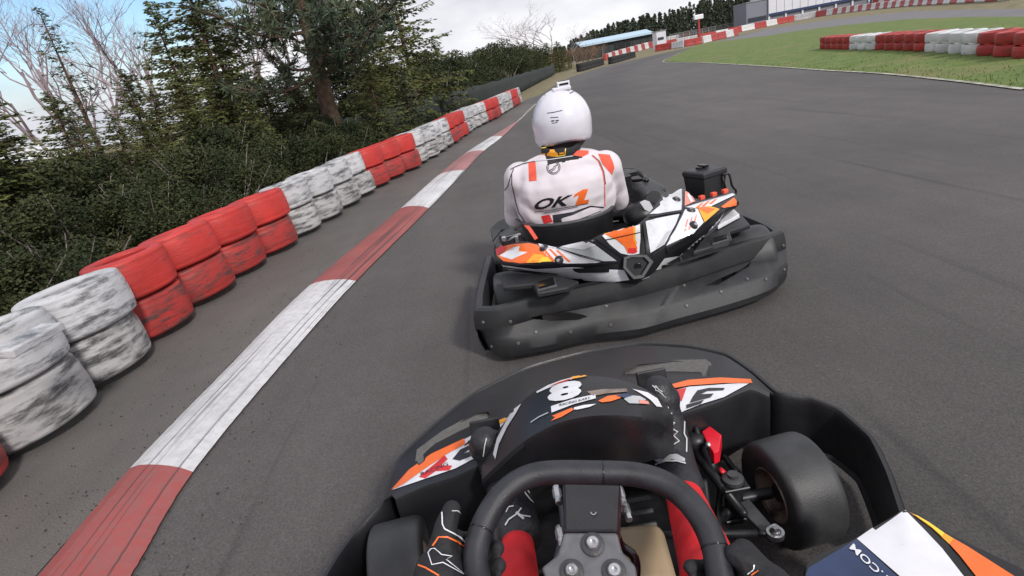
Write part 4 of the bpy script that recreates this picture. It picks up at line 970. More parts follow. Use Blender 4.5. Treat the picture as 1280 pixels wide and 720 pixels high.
# fenders under the fairing with the rectangular lamp housings
for pts_, z_, nm in (([z2(225, 215), z2(420, 200), z2(560, 215), z2(690, 245), z2(620, 285), z2(440, 318), z2(415, 262), z2(235, 282)], .315, 'fender'), ([z4(925, 432), z4(985, 500), z4(840, 545), z4(860, 600), z4(700, 660), z4(590, 690), z4(640, 620), z4(760, 518)], .33, 'fender')):
    mb = MB(); P = [at(x, y, z_) for x, y in pts_]; mb.prism(P, (0, 0, -.022)); fd = build(nm, mb, M['plastic'], FK, mods=[('BEVEL', dict(width=.005, segments=2))])
    bb_ = bvh_of([fd])
for pts_, z_ in (([z2(428, 262), z2(545, 225), z2(560, 268), z2(440, 300)], .325), ([z4(715, 605), z4(830, 575), z4(838, 600), z4(722, 635)], .34)):
    mb = MB(); P = [at(x, y, z_) for x, y in pts_]; mb.prism(P, (0, 0, -.03)); lf = build('lamp_housing', mb, M['greyplastic'], FK, mods=[('BEVEL', dict(width=.004, segments=2))])
    c_ = sum(P, V((0, 0, 0)))/4; mb = MB(); mb.prism([c_+(q-c_)*.8+V((0, 0, .002)) for q in P], (0, 0, .006)); build('lamp_lens', mb, M['visor'], lf)
# seat, open at the front
sc_ = V((.345, 2.80, 0)); mb = MB(); rows = []
for k in range(33):
    a_ = math.pi*(-.22)+math.pi*1.44*k/32; ca, sa = math.cos(a_), -math.sin(a_); top = .415+.0*sa; top = .43 if -sa < .3 else .43
    fr = max(0, -sa*-1); lift = .0
    zt = .425 if sa < .2 else .425-(sa-.2)*.28
    rows.append([sc_+V((ca*.235, sa*.20-.0, zt)), sc_+V((ca*.235, sa*.205, zt-.012)), sc_+V((ca*.222, sa*.195, zt*.7)), sc_+V((ca*.20, sa*.175, .16)), sc_+V((ca*.14, sa*.12, .09))])
mb.loft(rows); seat = build('seat', mb, M['plasticd'], FK, smooth=True, mods=[('SUBSURF', dict(levels=1)), ('SOLIDIFY', dict(thickness=.010, offset=0))])
mb = MB(); mb.tube([r_[0] for r_ in rows], .010, 8); build('seat_rim', mb, M['greyplastic'], seat, smooth=True)
mb = MB(); mb.prism([sc_+V((-.14, -.12, .085)), sc_+V((.14, -.12, .085)), sc_+V((.16, .42, .085)), sc_+V((-.16, .42, .085))], (0, 0, .01)); build('seat_pan', mb, M['plasticd'], seat)
# harness tail on the left of the seat
mb = MB(); mb.loft([[at(650, 276, .42), at(655, 274, .42)], [at(660, 287, .43), at(664, 285, .43)], [at(668, 299, .44), at(672, 297, .44)]]); build('red_strap', mb, M['suitcoral'], FK, mods=[('SOLIDIFY', dict(thickness=.004))])
# floor tray, side pods, frame, nose
def fk(u, v, z): return V((.56, 2.9, 0))+FRT*u+FDIR*v+V((0, 0, z))
mb = MB(); mb.prism([fk(-.30, -.35, .045), fk(.30, -.35, .045), fk(.28, .85, .045), fk(-.28, .85, .045)], (0, 0, .012)); build('floor_tray', mb, M['steel'], FK)
for s in (-1, 1):
    mb = MB(); rows = []
    for k in range(13):
        v = -.22+.72*k/12; e = 1-.35*abs(k/6-1)**3; w_ = .15*e
        x0 = s*.46; x1 = s*(.46+w_+.02)
        rows.append([fk(x0, v, .07), fk(x0, v, .20), fk((x0+x1)/2, v, .245), fk(x1-s*.01, v, .235), fk(x1, v, .19), fk(x1, v, .08), fk(x0, v, .07)])
    mb.loft(rows); mb.add(rows[0][:-1], [tuple(range(6))]); mb.add(rows[-1][:-1], [tuple(range(6))[::-1]])
    build('side_pod', mb, M['plastic'], FK, smooth=True, angle=40)
    mb = MB(); mb.tube(spline([fk(s*.30, -.42, .07), fk(s*.36, -.1, .07), fk(s*.36, .4, .07), fk(s*.2, .85, .07), fk(s*.14, .98, .08)], 16), .014, 8); build('frame_tube', mb, M['steel'], FK, smooth=True)
rows = []
for k in range(25):
    u = -1+2*k/24; x = u*.52; v = .92-.28*abs(u)**2.6; d = V((0, 0, 0))
    rows.append([fk(x*.96, v-.16+.04*abs(u), .10), fk(x*.97, v-.15, .245-.06*abs(u)**2), fk(x, v-.07, .25-.08*abs(u)**2), fk(x*1.01, v-.01, .20-.06*abs(u)**2), fk(x*1.02, v+.01, .12), fk(x, v-.02, .05)])
mb = MB(); mb.loft(rows); build('nose_fairing', mb, M['plasticd'], FK, smooth=True, mods=[('SOLIDIFY', dict(thickness=.006)), ('SUBSURF', dict(levels=1))])
for s in (-1, 1): kart_wheel(FK, fk(s*.44, .46, .128), FRT, .128, .125)
sw = fk(-.10, .42, .47); nrm = V((0, -.85, .53)).normalized(); t1 = FRT; t2 = nrm.cross(t1)
mb = MB(); mb.tube([sw+t1*math.cos(a)*.15+t2*math.sin(a)*.15 for a in [2*math.pi*k/32 for k in range(32)]], .016, 10, closed=True); whl = build('steering_wheel', mb, M['grip'], FK, smooth=True)
mb = MB(); 
for a in (.5, 2.6, 4.7): mb.tube([sw-nrm*.01, sw+t1*math.cos(a)*.145+t2*math.sin(a)*.145], .012, 8)
build('spokes', mb, M['hub'], whl, smooth=True)
mb = MB(); mb.tube([sw-nrm*.01, fk(-.06, .85, .12)], .011, 8); build('steering_column', mb, M['steel'], FK, smooth=True)
# front panel seen behind the driver's right side
rows = []
for k in range(13):
    u = -1+2*k/12; x = .02+u*.17; rows.append([fk(x, .50, .16), fk(x, .52+.02*(1-u*u), .36+.06*(1-u*u)), fk(x, .60+.04*(1-u*u), .38+.06*(1-u*u)), fk(x*.95, .74, .26)])
mb = MB(); mb.loft(rows); build('front_panel', mb, M['plasticd'], FK, smooth=True, mods=[('SOLIDIFY', dict(thickness=.006)), ('SUBSURF', dict(levels=1))])
# right-hand machinery between seat and fairing
c_ = aty(808, 240, 3.0); mb = MB(); mb.box(c_+V((0, 0, -.01)), (.15, .17, .12), Matrix.Rotation(.4, 3, 'Z') @ Matrix.Rotation(.3, 3, 'X')); build('engine_block', mb, M['greyplastic'], FK, smooth=True, angle=40, mods=[('BEVEL', dict(width=.03, segments=3))])
c_ = aty(802, 262, 2.82); mb = MB(); mb.ell(c_+V((.0, 0, -.03)), (.10, .09, .075)); build('engine_cowl', mb, M['plasticd'], FK, smooth=True)
c_ = aty(822, 252, 2.86); mb = MB(); mb.lathe([(0, -.04), (.05, -.04), (.06, -.02), (.06, .03), (.045, .045), (0, .045)], 24, axis_mtx(c_, (-.6, -.5, .5))); build('clutch_cover', mb, M['greyplastic'], FK, smooth=True, angle=40)
mb = MB(); mb.prism([aty(*p, 2.74) for p in ((800, 253), (806, 250), (812, 252), (818, 263), (814, 266), (806, 262))], (0, .004, 0)); build('cowl_sticker', mb, M['white'], FK)
c_ = aty(783, 232, 2.95); mb = MB(); mb.box(c_, (.05, .06, .12)); mb.box(c_+V((.03, .05, .05)), (.09, .05, .03)); build('engine_bracket', mb, M['steel'], FK, mods=[('BEVEL', dict(width=.006, segments=2))])
mb = MB(); mb.box(aty(781, 238, 2.9), (.02, .02, .035)); build('red_cap', mb, M['redpl'], FK)
mb = MB(); mb.tube(spline([aty(775, 214, 3.15), aty(790, 213, 3.15), aty(803, 219, 3.1), aty(808, 226, 3.0)], 12), .014, 8); mb.tube(spline([aty(775, 224, 3.05), aty(792, 226, 3.0), aty(806, 224, 2.95)], 10), .009, 8); build('hoses', mb, M['plasticd'], FK, smooth=True)
# airbox on the right
c_ = aty(881, 226, 2.86)
rotb = Matrix.Rotation(R(22), 3, 'Z')
vs = []
for z_, s_ in ((-.080, .066), (.030, .075), (.035, .079), (.056, .079), (.064, .070)):
    vs.append([c_+rotb @ V((x*s_, y*s_, z_)) for x, y in ((-1, -1), (1, -1), (1, 1), (-1, 1))])
mb = MB(); R_ = [r_+[r_[0]] for r_ in vs]; mb.loft(R_); mb.add(vs[0], [(3, 2, 1, 0)]); mb.add(vs[-1], [(0, 1, 2, 3)])
ab = build('air_box', mb, M['plastic'], FK, mods=[('WELD', dict(merge_threshold=.0005)), ('BEVEL', dict(width=.005, segments=2))])
mb = MB(); mb.box(c_+V((-.01, .0, .074)), (.07, .025, .014), rotb); mb.box(c_+V((-.01, 0, .081)), (.02, .05, .012), rotb); build('clip', mb, M['visor'], ab, mods=[('BEVEL', dict(width=.003, segments=2))])
mb = MB(); P = spline([aty(903, 219, 2.8), aty(908, 217, 2.8), aty(912, 219, 2.8), aty(915, 232, 2.8), aty(920, 238, 2.8), aty(919, 243, 2.8)], 16); mb.tube(P, .006, 8); mb.tube([aty(903, 220, 2.8), aty(907, 236, 2.8)], .005, 6); build('bracket', mb, M['steel'], FK, smooth=True)
for x, y in ((877, 247), (892, 243), (906, 239)):
    mb = MB(); mb.box(aty(x, y, 2.72), (.03, .022, .022), rotb); build('red_clamp', mb, M['suitcoral'], FK, mods=[('BEVEL', dict(width=.004, segments=2))])
# throttle linkage and transponder on the left fin
c_ = at(637, 298, .47); mb = MB(); mb.box(c_, (.085, .05, .045), Matrix.Rotation(.2, 3, 'Z')); build('transponder', mb, M['steel'], FK, mods=[('BEVEL', dict(width=.006, segments=2))])
mb = MB(); mb.box(c_+V((-.025, -.03, .012)), (.02, .02, .02)); mb.box(c_+V((.03, -.03, 0)), (.016, .016, .03)); mb.tube([c_+V((-.04, -.02, -.01)), c_+V((.05, -.03, .02))], .006, 6); build('linkage', mb, M['alu'], FK, mods=[('BEVEL', dict(width=.003, segments=1))])
mb = MB(); rows = [[at(613, 288, .24), at(616, 303, .22)], [at(622, 279, .25), at(626, 290, .22)], [at(638, 272, .25), at(641, 284, .22)]]; mb.loft(rows); build('side_guard', mb, M['plastic'], FK, mods=[('SOLIDIFY', dict(thickness=.012))])

# ------------------------------------------------------------------ the driver ahead
FD = thing('person', (.36, 2.8, 0), 'person in a white and red racing suit and white helmet driving the kart ahead', 'person')
bx, by = .355, 2.79
mb = MB()
mb.ell((bx, by, .24), (.185, .15, .15)); mb.ell((bx+.0, by-.015, .41), (.185, .135, .17)); mb.ell((bx, by-.01, .555), (.24, .15, .16)); mb.ell((bx, by+.02, .655), (.235, .13, .09)); mb.ell((bx, by+.01, .49), (.262, .135, .19))
SL, SR = V((.145, 2.84, .635)), V((.575, 2.82, .615))
mb.ell(SL, (.085, .085, .085)); mb.ell(SR, (.085, .085, .085))
EL, ER = V((.095, 2.95, .42)), V((.64, 2.93, .41)); WL, WR = V((.33, 3.22, .47)), V((.60, 3.24, .46))
mb.cap(SL, EL, .084, .066); mb.cap(SR, ER, .084, .066); mb.cap(EL, WL, .058, .036); mb.cap(ER, WR, .058, .036)
mb.cap((bx, by+.03, .68), (bx+.02, by+.06, .79), .065, .058)
for s, kx in ((-1, .16), (1, .60)):
    kn = V((kx+.02, 3.28, .33)); ft = V((.47+s*.17, 3.62, .16))
    mb.cap((bx+s*.09, by+.05, .2), kn, .088, .062); mb.cap(kn, ft, .060, .042)
SUIT = [M['suit'], M['suitcoral'], M['cloth']]
body = union_body('body', mb, SUIT, FD, .0085, 5, pick=lambda c, n_: 2 if (c.z > .70 and abs(c.x-bx-.01) < .085) else 0)
# gloves with five fingers round the rim, and boots
def glove(parent, wrist, palm, knuck, across, curl, m, r=.0095, ln=.075, nm='glove', right=1):
    # palm from wrist to knuckles; fingers leave the knuckle line and bend by the given curl direction
    mb = MB(); wrist, palm, knuck = V(wrist), V(palm), V(knuck); ac = V(across).normalized(); fwd = (knuck-wrist).normalized(); cu = V(curl).normalized()
    mb.cap(wrist, palm, .027, .032, 16)
    for k in range(4):
        b0 = knuck+ac*(k-1.5)*.0205; b1 = b0+fwd*.008
        mb.cap(palm+ac*(k-1.5)*.013, b0, .017, .0125, 12)
        l = ln*(1, 1.1, 1.04, .84)[k]; p1 = b1+(fwd*.62+cu*.45).normalized()*l*.42; p2 = p1+(cu*.95+fwd*.12).normalized()*l*.34; p3 = p2+(cu*.45-fwd*.9).normalized()*l*.30
        mb.cap(b0, p1, r*1.2, r*1.08, 10); mb.cap(p1, p2, r*1.08, r, 10); mb.cap(p2, p3, r, r*.85, 10)
    t0 = palm-ac*right*.028; t1_ = t0-ac*right*.022+fwd*.024+cu*.006; t2_ = t1_+fwd*.016+cu*.026-ac*right*.002
    mb.cap(palm-ac*right*.012, t0, .018, .015, 10); mb.cap(t0, t1_, .0145, .012, 10); mb.cap(t1_, t2_, .012, .0095, 10)
    return union_body(nm, mb, [M[m]], parent, .0034, 3)
glove(FD, WL+V((0, .0, 0)), WL+V((.0, .05, .005)), WL+V((.0, .085, .01)), (1, 0, .15), (0, .3, -1), 'cloth', right=-1)
glove(FD, WR+V((0, .0, 0)), WR+V((.0, .05, .005)), WR+V((.0, .085, .01)), (1, 0, -.15), (0, .3, -1), 'cloth', right=1)
for s in (-1, 1):
    f_ = V((.47+s*.17, 3.62, .16)); mb = MB(); mb.cap(f_, f_+V((0, .03, -.06)), .046, .042); mb.cap(f_+V((0, .03, -.06)), f_+V((0, .10, .07)), .042, .038); mb.ell(f_+V((0, .11, .09)), (.040, .035, .05)); union_body('boot', mb, [M['leather']], FD, .007, 3)
bvB = bvh_of([body])
def wear(m, *polys, k=0, name='suit_patch', maxe=4): return onto(poly2(*polys), bvB, name, M[m], body, off=.0022+.001*k, maxe=maxe)
wear('suitcoral', [z1(415, 122), z1(460, 116), z1(468, 235), z1(420, 240)])
wear('suitcoral', [z1(860, 64), z1(935, 70), z1(958, 120), z1(965, 152), z1(950, 198), z1(890, 130)])
wear('suitcoral', [z1(700, 74), z1(730, 42), z1(800, 44), z1(800, 64), z1(760, 84)])
wear('redst', [z1(495, 462), z1(550, 452), z1(572, 500), z1(515, 512)])
wear('black', [z1(570, 456), z1(640, 445), z1(700, 435), z1(810, 395), z1(900, 404), z1(896, 411), z1(812, 404), z1(700, 455), z1(640, 472), z1(624, 482), z1(630, 500), z1(575, 506)])
c_ = z1(575, 152)
def arc2(c, r, a0, a1, w_, ry=1.): return line2([(c[0]+r*math.cos(R(a0+(a1-a0)*k/24)), c[1]-r*ry*math.sin(R(a0+(a1-a0)*k/24))) for k in range(25)], w_)
emb = merge2(arc2(c_, 8.3, 0, 360, .8), arc2(c_, 6.6, 30, 200, .8), arc2(c_, 6.6, 210, 380, .8), line2([(c_[0]-5.5, c_[1]+4), (c_[0]-.5, c_[1]+1.5), (c_[0]+1, c_[1]-1.5), (c_[0]+5.8, c_[1]-3.4)], 1.1), line2([(c_[0]-3, c_[1]+5.5), (c_[0]+1.6, c_[1]+2), (c_[0]+3, c_[1]-.5)], .8))
onto(emb, bvB, 'embroidered_logo', M['greyplastic'], body, off=.0025, maxe=3)
onto(text2('OK', (667, 262.5), (45, -6), (4, -13.5), .03, .25), bvB, 'lettering', M['black'], body, off=.0025, maxe=3)
onto(poly2([(719, 256.5), (724, 243), (717, 246.5), (718.5, 242.5), (729, 236.5), (735, 236), (730, 250), (736, 249), (735, 253.5)]), bvB, 'lettering', M['orange'], body, off=.0028, maxe=3)
onto(merge2(line2([(668, 265), (690, 262), (735, 254)], .7), line2([(680, 266), (700, 262.5), (722, 258)], .6)), bvB, 'embroidered_line', M['greyplastic'], body, off=.0025, maxe=3)
for ps, m_ in (([z1(300, 165), z1(325, 150), z1(380, 128), z1(455, 112)], 'black'), ([z1(320, 160), z1(300, 210), z1(285, 265), z1(262, 298), z1(244, 290)], 'black'), ([z1(308, 190), z1(308, 260), z1(330, 360), z1(352, 440), z1(392, 500)], 'greyplastic'), ([z1(820, 74), z1(862, 110), z1(890, 180), z1(902, 260), z1(905, 400)], 'suitcoral'), ([z1(826, 74), z1(868, 110), z1(897, 180), z1(908, 260)], 'greyplastic'), ([z1(455, 112), z1(560, 100), z1(700, 78)], 'thread'), ([z1(330, 480), z1(420, 520), z1(520, 520), z1(700, 500), z1(880, 430)], 'greyplastic')):
    onto(line2(ps, 1.0), bvB, 'seam', M[m_], body, off=.0022, maxe=4)
# neck collar with its crest
mb = MB(); nc = V((bx+.012, by+.035, .735)); rows = []
mb.lathe([(.075, -.045), (.094, -.04), (.100, -.01), (.097, .03), (.088, .042), (.074, .035), (.070, 0)], 36, axis_mtx(nc, (.03, -.22, 1)), closed=True)
collar = build('neck_collar', mb, M['cloth'], FD, smooth=True)
bvC = bvh_of([collar])
onto(line2([z1(490, 28), z1(560, 18), z1(640, 12), z1(652, 30), z1(648, 70), z1(560, 85), z1(500, 90), z1(490, 28)], 1.2), bvC, 'badge_border', M['yellow'], collar, off=.002, maxe=3)
onto(poly2([z1(530, 82), z1(536, 60), z1(550, 50), z1(553, 36), z1(566, 30), z1(580, 36), z1(586, 50), z1(602, 58), z1(606, 78), z1(570, 84)], [z1(500, 62), z1(524, 60), z1(524, 70), z1(502, 72)], [z1(612, 56), z1(640, 52), z1(640, 62), z1(614, 66)]), bvC, 'badge_crest', M['amber'], collar, off=.002, maxe=3)
# helmet
hcn = V((.40, 2.90, .862)); mb = MB(); nr, ns = 22, 48; vs = []
for i in range(nr+1):
    th = R(120)*i/nr
    for k in range(ns):
        a = 2*math.pi*k/ns; x, y, z = math.sin(th)*math.cos(a), math.sin(th)*math.sin(a), math.cos(th)
        q = V((x*.149, y*(.172 if y < 0 else .165), z*.162))
        if y > .2 and z < 0: q.y += .03*(y-.2)                       # chin bar reaches forward
        if z < -.2: q.z += (-.03*abs(x)**2 if y < 0 else -.05*y-.03*abs(x)**2)
        vs.append(hcn+q)
fs = []
for i in range(nr):
    for k in range(ns): fs.append((i*ns+k, (i+1)*ns+k, (i+1)*ns+(k+1) % ns, i*ns+(k+1) % ns))
mb.add(vs, fs); helm = build('helmet', mb, M['helmet'], FD, smooth=True, mods=[('SOLIDIFY', dict(thickness=.012, offset=-1))])
for p in helm.data.polygons: p.use_smooth = True
mb = MB(); mb.ell(hcn+V((0, .0, -.04)), (.128, .145, .115)); build('lining', mb, mat('brown_padding', (.05, .03, .028), .9), helm, smooth=True)
mb = MB(); rows = []
for k in range(25):
    a = R(25+130*k/24); rows.append([hcn+V((math.cos(a)*.152, math.sin(a)*.174, z_)) for z_ in (-.045, -.015, .02, .05)])
mb.loft(rows); build('visor', mb, M['visor'], helm, smooth=True, mods=[('SOLIDIFY', dict(thickness=.003))])
bvH = bvh_of([helm])
onto(merge2(line2([(684, 141.5), (692, 140.5), (703, 138)], .9), line2([(688, 147), (698, 146.5)], 1.), line2([(689, 151.5), (693, 150.8)], 1.6), line2([(694.5, 151), (698.5, 150.5)], 1.6), line2([(690, 154), (697, 153)], .8)), bvH, 'helmet_lettering', M['greyplastic'], helm, off=.0015, maxe=3)
for c_ in ((675, 117), (718, 115)):
    onto(line2([(c_[0]-6, c_[1]+2), (c_[0], c_[1]-1), (c_[0]+7, c_[1]+2)], 1.1), bvH, 'helmet_vent', M['greyplastic'], helm, off=.0015, maxe=3)
hp, hn_, _, _ = bvH.ray_cast(CAM, ray(706, 109).normalized(), 6)
hp = V((hcn.x+.03, hcn.y-.02, hcn.z+.165)) if hp is None else V((hp.x+.0, hcn.y-.03, hcn.z+.163))
rc = Matrix.Rotation(R(-4), 3, 'Z')
mb = MB(); mb.box(hp+V((0, 0, .012)), (.062, .045, .034), rc); ac_ = build('action_camera', mb, M['white'], helm, mods=[('BEVEL', dict(width=.006, segments=3))])
mb = MB(); mb.box(hp+V((0, -.022, .014)), (.044, .006, .009), rc); mb.box(hp+V((.0, -.012, .030)), (.05, .018, .003), rc); build('camera_slot', mb, M['visor'], ac_)
mb = MB(); mb.box(hp+V((-.012, .0, -.006)), (.09, .075, .016), rc); build('camera_mount', mb, M['helmet'], ac_, mods=[('BEVEL', dict(width=.005, segments=2))])

# ================================================================== the kart the picture is taken from
OK = thing('go_kart', (.10, .7, 0), 'black go-kart at the bottom of the photo with number 8 on its front panel', 'go-kart', 'go-karts on the track')
CX = .10
# bumper ring: nose moulding in front, running back as guards beside the front wheels
Tn = [(404, 722, .21), (440, 668, .21), (480, 622, .235), (498, 573, .25), (545, 528, .25), (592, 491, .25), (660, 457, .25), (730, 438, .25), (800, 428, .25), (860, 431, .25), (908, 441, .25), (940, 462, .245), (972, 489, .225), (1012, 496, .208), (1050, 511, .195), (1090, 546, .18), (1112, 590, .18), (1129, 640, .18)]
T = pz(Tn); T = [V((-.60, .45, .2))]+T
T = splin(T, 120, .6); n = len(T); rows = []
for i, p in enumerate(T):
    t = T[min(i+1, n-1)]-T[max(i-1, 0)]; nv = V((-t.y, t.x, 0)).normalized(); u = i/(n-1)        # outward
    w_ = .012
    rows.append([V((p.x, p.y, 0))-nv*.030+V((0, 0, .045)), V((p.x, p.y, 0))-nv*.020+V((0, 0, .055)), p-nv*.014+V((0, 0, -.05)), p-nv*.012+V((0, 0, -.01)), p-nv*.006, p, p+nv*.006+V((0, 0, -.008)), p+nv*.016+V((0, 0, -.06)), p+nv*.018+V((0, 0, -.11)), V((p.x, p.y, .035))+nv*.006])
mb = MB(); mb.loft(rows); ring = build('bumper_guard', mb, M['plasticd'], OK, smooth=True, mods=[('SOLIDIFY', dict(thickness=.004, offset=0))])
for p in ring.data.polygons: p.use_smooth = True
ring.data.set_sharp_from_angle(angle=R(35))
# sloping nose deck between the guard and the front panel
To = [(480, 626, .235), (498, 576, .25), (545, 532, .25), (592, 495, .25), (660, 461, .25), (730, 442, .25), (800, 432, .25), (860, 435, .25), (906, 445, .25), (938, 466, .245), (968, 493, .235)]
Tm = [(489, 619, .265), (515, 590, .275), (560, 556, .28), (600, 530, .285), (660, 492, .29), (730, 478, .29), (800, 472, .29), (860, 470, .285), (902, 472, .28), (936, 476, .27), (962, 490, .255)]
Ti = [(494, 624, .265), (530, 608, .285), (572, 594, .30), (612, 575, .31), (668, 535, .31), (730, 520, .31), (795, 518, .31), (852, 517, .305), (898, 503, .30), (938, 487, .285), (962, 496, .26)]
A_, B_, C_ = (splin(pz(q), 90, .5) for q in (To, Tm, Ti))
rows = [[a_, a_.lerp(b_, .33), a_.lerp(b_, .66), b_, b_.lerp(c_, .5)+V((0, 0, .003)), c_, c_+V((0, -.004, -.012)), V((c_.x, c_.y+.0, .12))] for a_, b_, c_ in zip(A_, B_, C_)]
mb = MB(); mb.loft(rows); nose = build('nose_deck', mb, M['plasticd'], OK, smooth=True, mods=[('SOLIDIFY', dict(thickness=.005, offset=-1))])
for sl_ in ([(519, 574), (523, 563), (552, 541), (596, 517), (611, 515), (614, 521), (601, 526), (566, 543), (541, 556), (529, 568), (531, 576), (524, 580)],
            [(781, 468), (783, 463), (798, 456), (838, 452), (880, 451), (886, 455), (887, 470), (879, 471), (876, 465), (840, 464), (800, 466)]):
    cut_px(nose, sl_, .9, 2.2)
for sl_, z_ in (([(519, 577), (521, 562), (552, 539), (596, 515), (613, 513), (617, 522), (601, 529), (566, 546), (541, 559), (531, 570), (533, 578), (524, 583)], .268), ([(779, 470), (781, 461), (798, 454), (838, 450), (882, 449), (889, 454), (890, 472), (877, 474), (874, 467), (840, 467), (800, 469)], .268)):
    mb = MB(); mb.prism(pz([(x, y, z_) for x, y in sl_]), (0, 0, -.006)); build('slot_filler', mb, M['insert'], OK)  # added plate filling the slot, coloured like the lit asphalt beneath
for p in nose.data.polygons: p.use_smooth = True
nose.data.set_sharp_from_angle(angle=R(30))
bvN = bvh_of([nose])
def nst(m, *polys, k=0, name='sticker', maxe=6): return onto(poly2(*polys), bvN, name, M[m], OK, off=.0018+.0012*k, maxe=maxe)
nst('white', [(491, 613), (520, 585), (560, 560), (600, 540), (640, 520), (656, 516), (640, 545), (620, 560), (583, 579), (570, 586), (520, 603)])
nst('orange', [(490, 613), (512, 588), (540, 568), (581, 549), (582, 556), (560, 568), (530, 588), (505, 606)], k=1)
nst('amber', [(603, 536), (632, 523), (634, 527), (606, 540)], k=1)
nst('redst', [(524, 597), (545, 580), (556, 570), (560, 575), (552, 583), (566, 583), (562, 589), (545, 590), (532, 599)], k=1)
nst('black', [(566, 575), (576, 563), (590, 556), (608, 550), (606, 555), (588, 562), (580, 568), (596, 563), (592, 570), (575, 577)], k=1)
nst('black', [(580, 559), (586, 552), (600, 546), (598, 550)], k=1)
nst('black', [(612, 548), (640, 534), (646, 538), (618, 552)], k=1)
onto(text2('RACING', (527, 596), (34, -13), (-1, -4), .01), bvN, 'lettering', M['black'], OK, off=.0035, maxe=4)
nst('white', [(826, 492), (862, 484), (905, 481), (938, 479), (905, 497), (876, 506), (856, 514), (850, 517), (825, 506)])
nst('orange', [(838, 482), (860, 476), (900, 473), (938, 475), (940, 480), (905, 480), (862, 483), (838, 487)], k=1)
nst('redst', [(846, 488), (858, 486), (852, 503), (848, 500)], k=1)
nst('black', [(866, 497), (872, 489), (886, 486), (906, 486), (904, 489), (884, 490), (876, 494), (892, 493), (888, 498), (862, 505)], k=1)
nst('black', [(858, 507), (880, 501), (876, 506), (858, 512)], k=1)
for x, y in ((930, 506), (893, 524), (921, 528), (548, 634), (530, 655), (510, 640)): bolt(OK, bvh_of([ring]), x, y, .004, 'alu')
# arched front panel carrying the number
Fp = [(606, 562, .33), (628, 531, .40), (652, 502, .455), (688, 479, .49), (730, 470, .505), (772, 474, .505), (804, 485, .485), (828, 500, .44), (842, 522, .38)]
Ep = [(602, 600, .33), (626, 577, .40), (656, 551, .455), (692, 531, .49), (730, 521, .505), (770, 519, .505), (800, 521, .485), (828, 526, .44), (842, 545, .38)]
A_, B_ = spline(pz(Fp), 60), spline(pz(Ep), 60); rows = []
for i, (a_, b_) in enumerate(zip(A_, B_)):
    e = math.sin(math.pi*i/59); d = (a_-b_)
    rows.append([V((a_.x, a_.y+.05, a_.z-.13)), V((a_.x, a_.y+.012, a_.z-.03)), a_, a_.lerp(b_, .35)+V((0, 0, .006)), a_.lerp(b_, .7)+V((0, 0, .005)), b_, b_+V((0, -.003, -.010)), V((b_.x, b_.y+.022, b_.z-.075-.03*e)), V((b_.x, b_.y+.03, b_.z-.10-.05*e))])
mb = MB(); mb.loft(rows); panel = build('front_panel', mb, M['plasticd'], OK, smooth=True, mods=[('SOLIDIFY', dict(thickness=.004, offset=-1))])
for p in panel.data.polygons: p.use_smooth = True
panel.data.set_sharp_from_angle(angle=R(38))
bvP = bvh_of([panel])
def pst(m, *polys, k=0, name='sticker', maxe=5): return onto(poly2(*polys), bvP, name, M[m], panel, off=.0016+.0011*k, maxe=maxe)
onto(text2('8', (684, 505), (42, -8), (3, -23), .055), bvP, 'number', M['white'], panel, off=.002, maxe=4)
z5 = lambda x, y: (640+x/5.33, 460+y/5.33)
pst('white', [z5(165, 160), z5(240, 118), z5(330, 85), z5(420, 62), z5(420, 72), z5(330, 100), z5(240, 138), z5(168, 170)])
pst('amber', [z5(400, 65), z5(505, 48), z5(508, 58), z5(400, 80)], k=1)
pst('redst', [z5(250, 128), z5(320, 98), z5(390, 76), z5(392, 82), z5(325, 106)], k=1)
pst('white', [z5(262, 258), z5(400, 212), z5(555, 178), z5(560, 205), z5(410, 245), z5(266, 300)])
onto(text2('RACING KART', z5(320, 262), (38, -9), (.5, -3), .01), bvP, 'lettering', M['black'], panel, off=.0035, maxe=4)
pst('orange', [z5(268, 322), z5(400, 268), z5(412, 282), z5(330, 330), z5(262, 356), z5(290, 330)])
pst('white', [z5(415, 266), z5(480, 250), z5(562, 242), z5(520, 262), z5(440, 280), z5(412, 280)])
pst('rim', [z5(500, 160), z5(600, 145), z5(760, 140), z5(770, 160), z5(640, 172), z5(540, 190)])
pst('orange', [z5(575, 222), z5(640, 190), z5(740, 178), z5(720, 205), z5(660, 225), z5(600, 232)])
pst('lgrey', [z5(745, 210), z5(780, 185), z5(850, 190), z5(890, 212), z5(850, 240), z5(780, 238)])
pst('salmon', [z5(840, 215), z5(900, 225), z5(910, 245), z5(850, 242)], k=1)
pst('navy', [z5(690, 190), z5(760, 175), z5(800, 188), z5(750, 205)], k=1)
pst('white', [z5(800, 143), z5(900, 165), z5(965, 205), z5(997, 262), z5(960, 258), z5(920, 215), z5(880, 188), z5(830, 158)])
pst('white', [(640, 514), (652, 505), (646, 516), (634, 535), (624, 556), (620, 574), (617, 568), (622, 548)])
onto(line2([z5(128, 365), z5(180, 330), z5(245, 300)], 1.2), bvP, 'scratch', M['lgrey'], panel, off=.002, maxe=4)
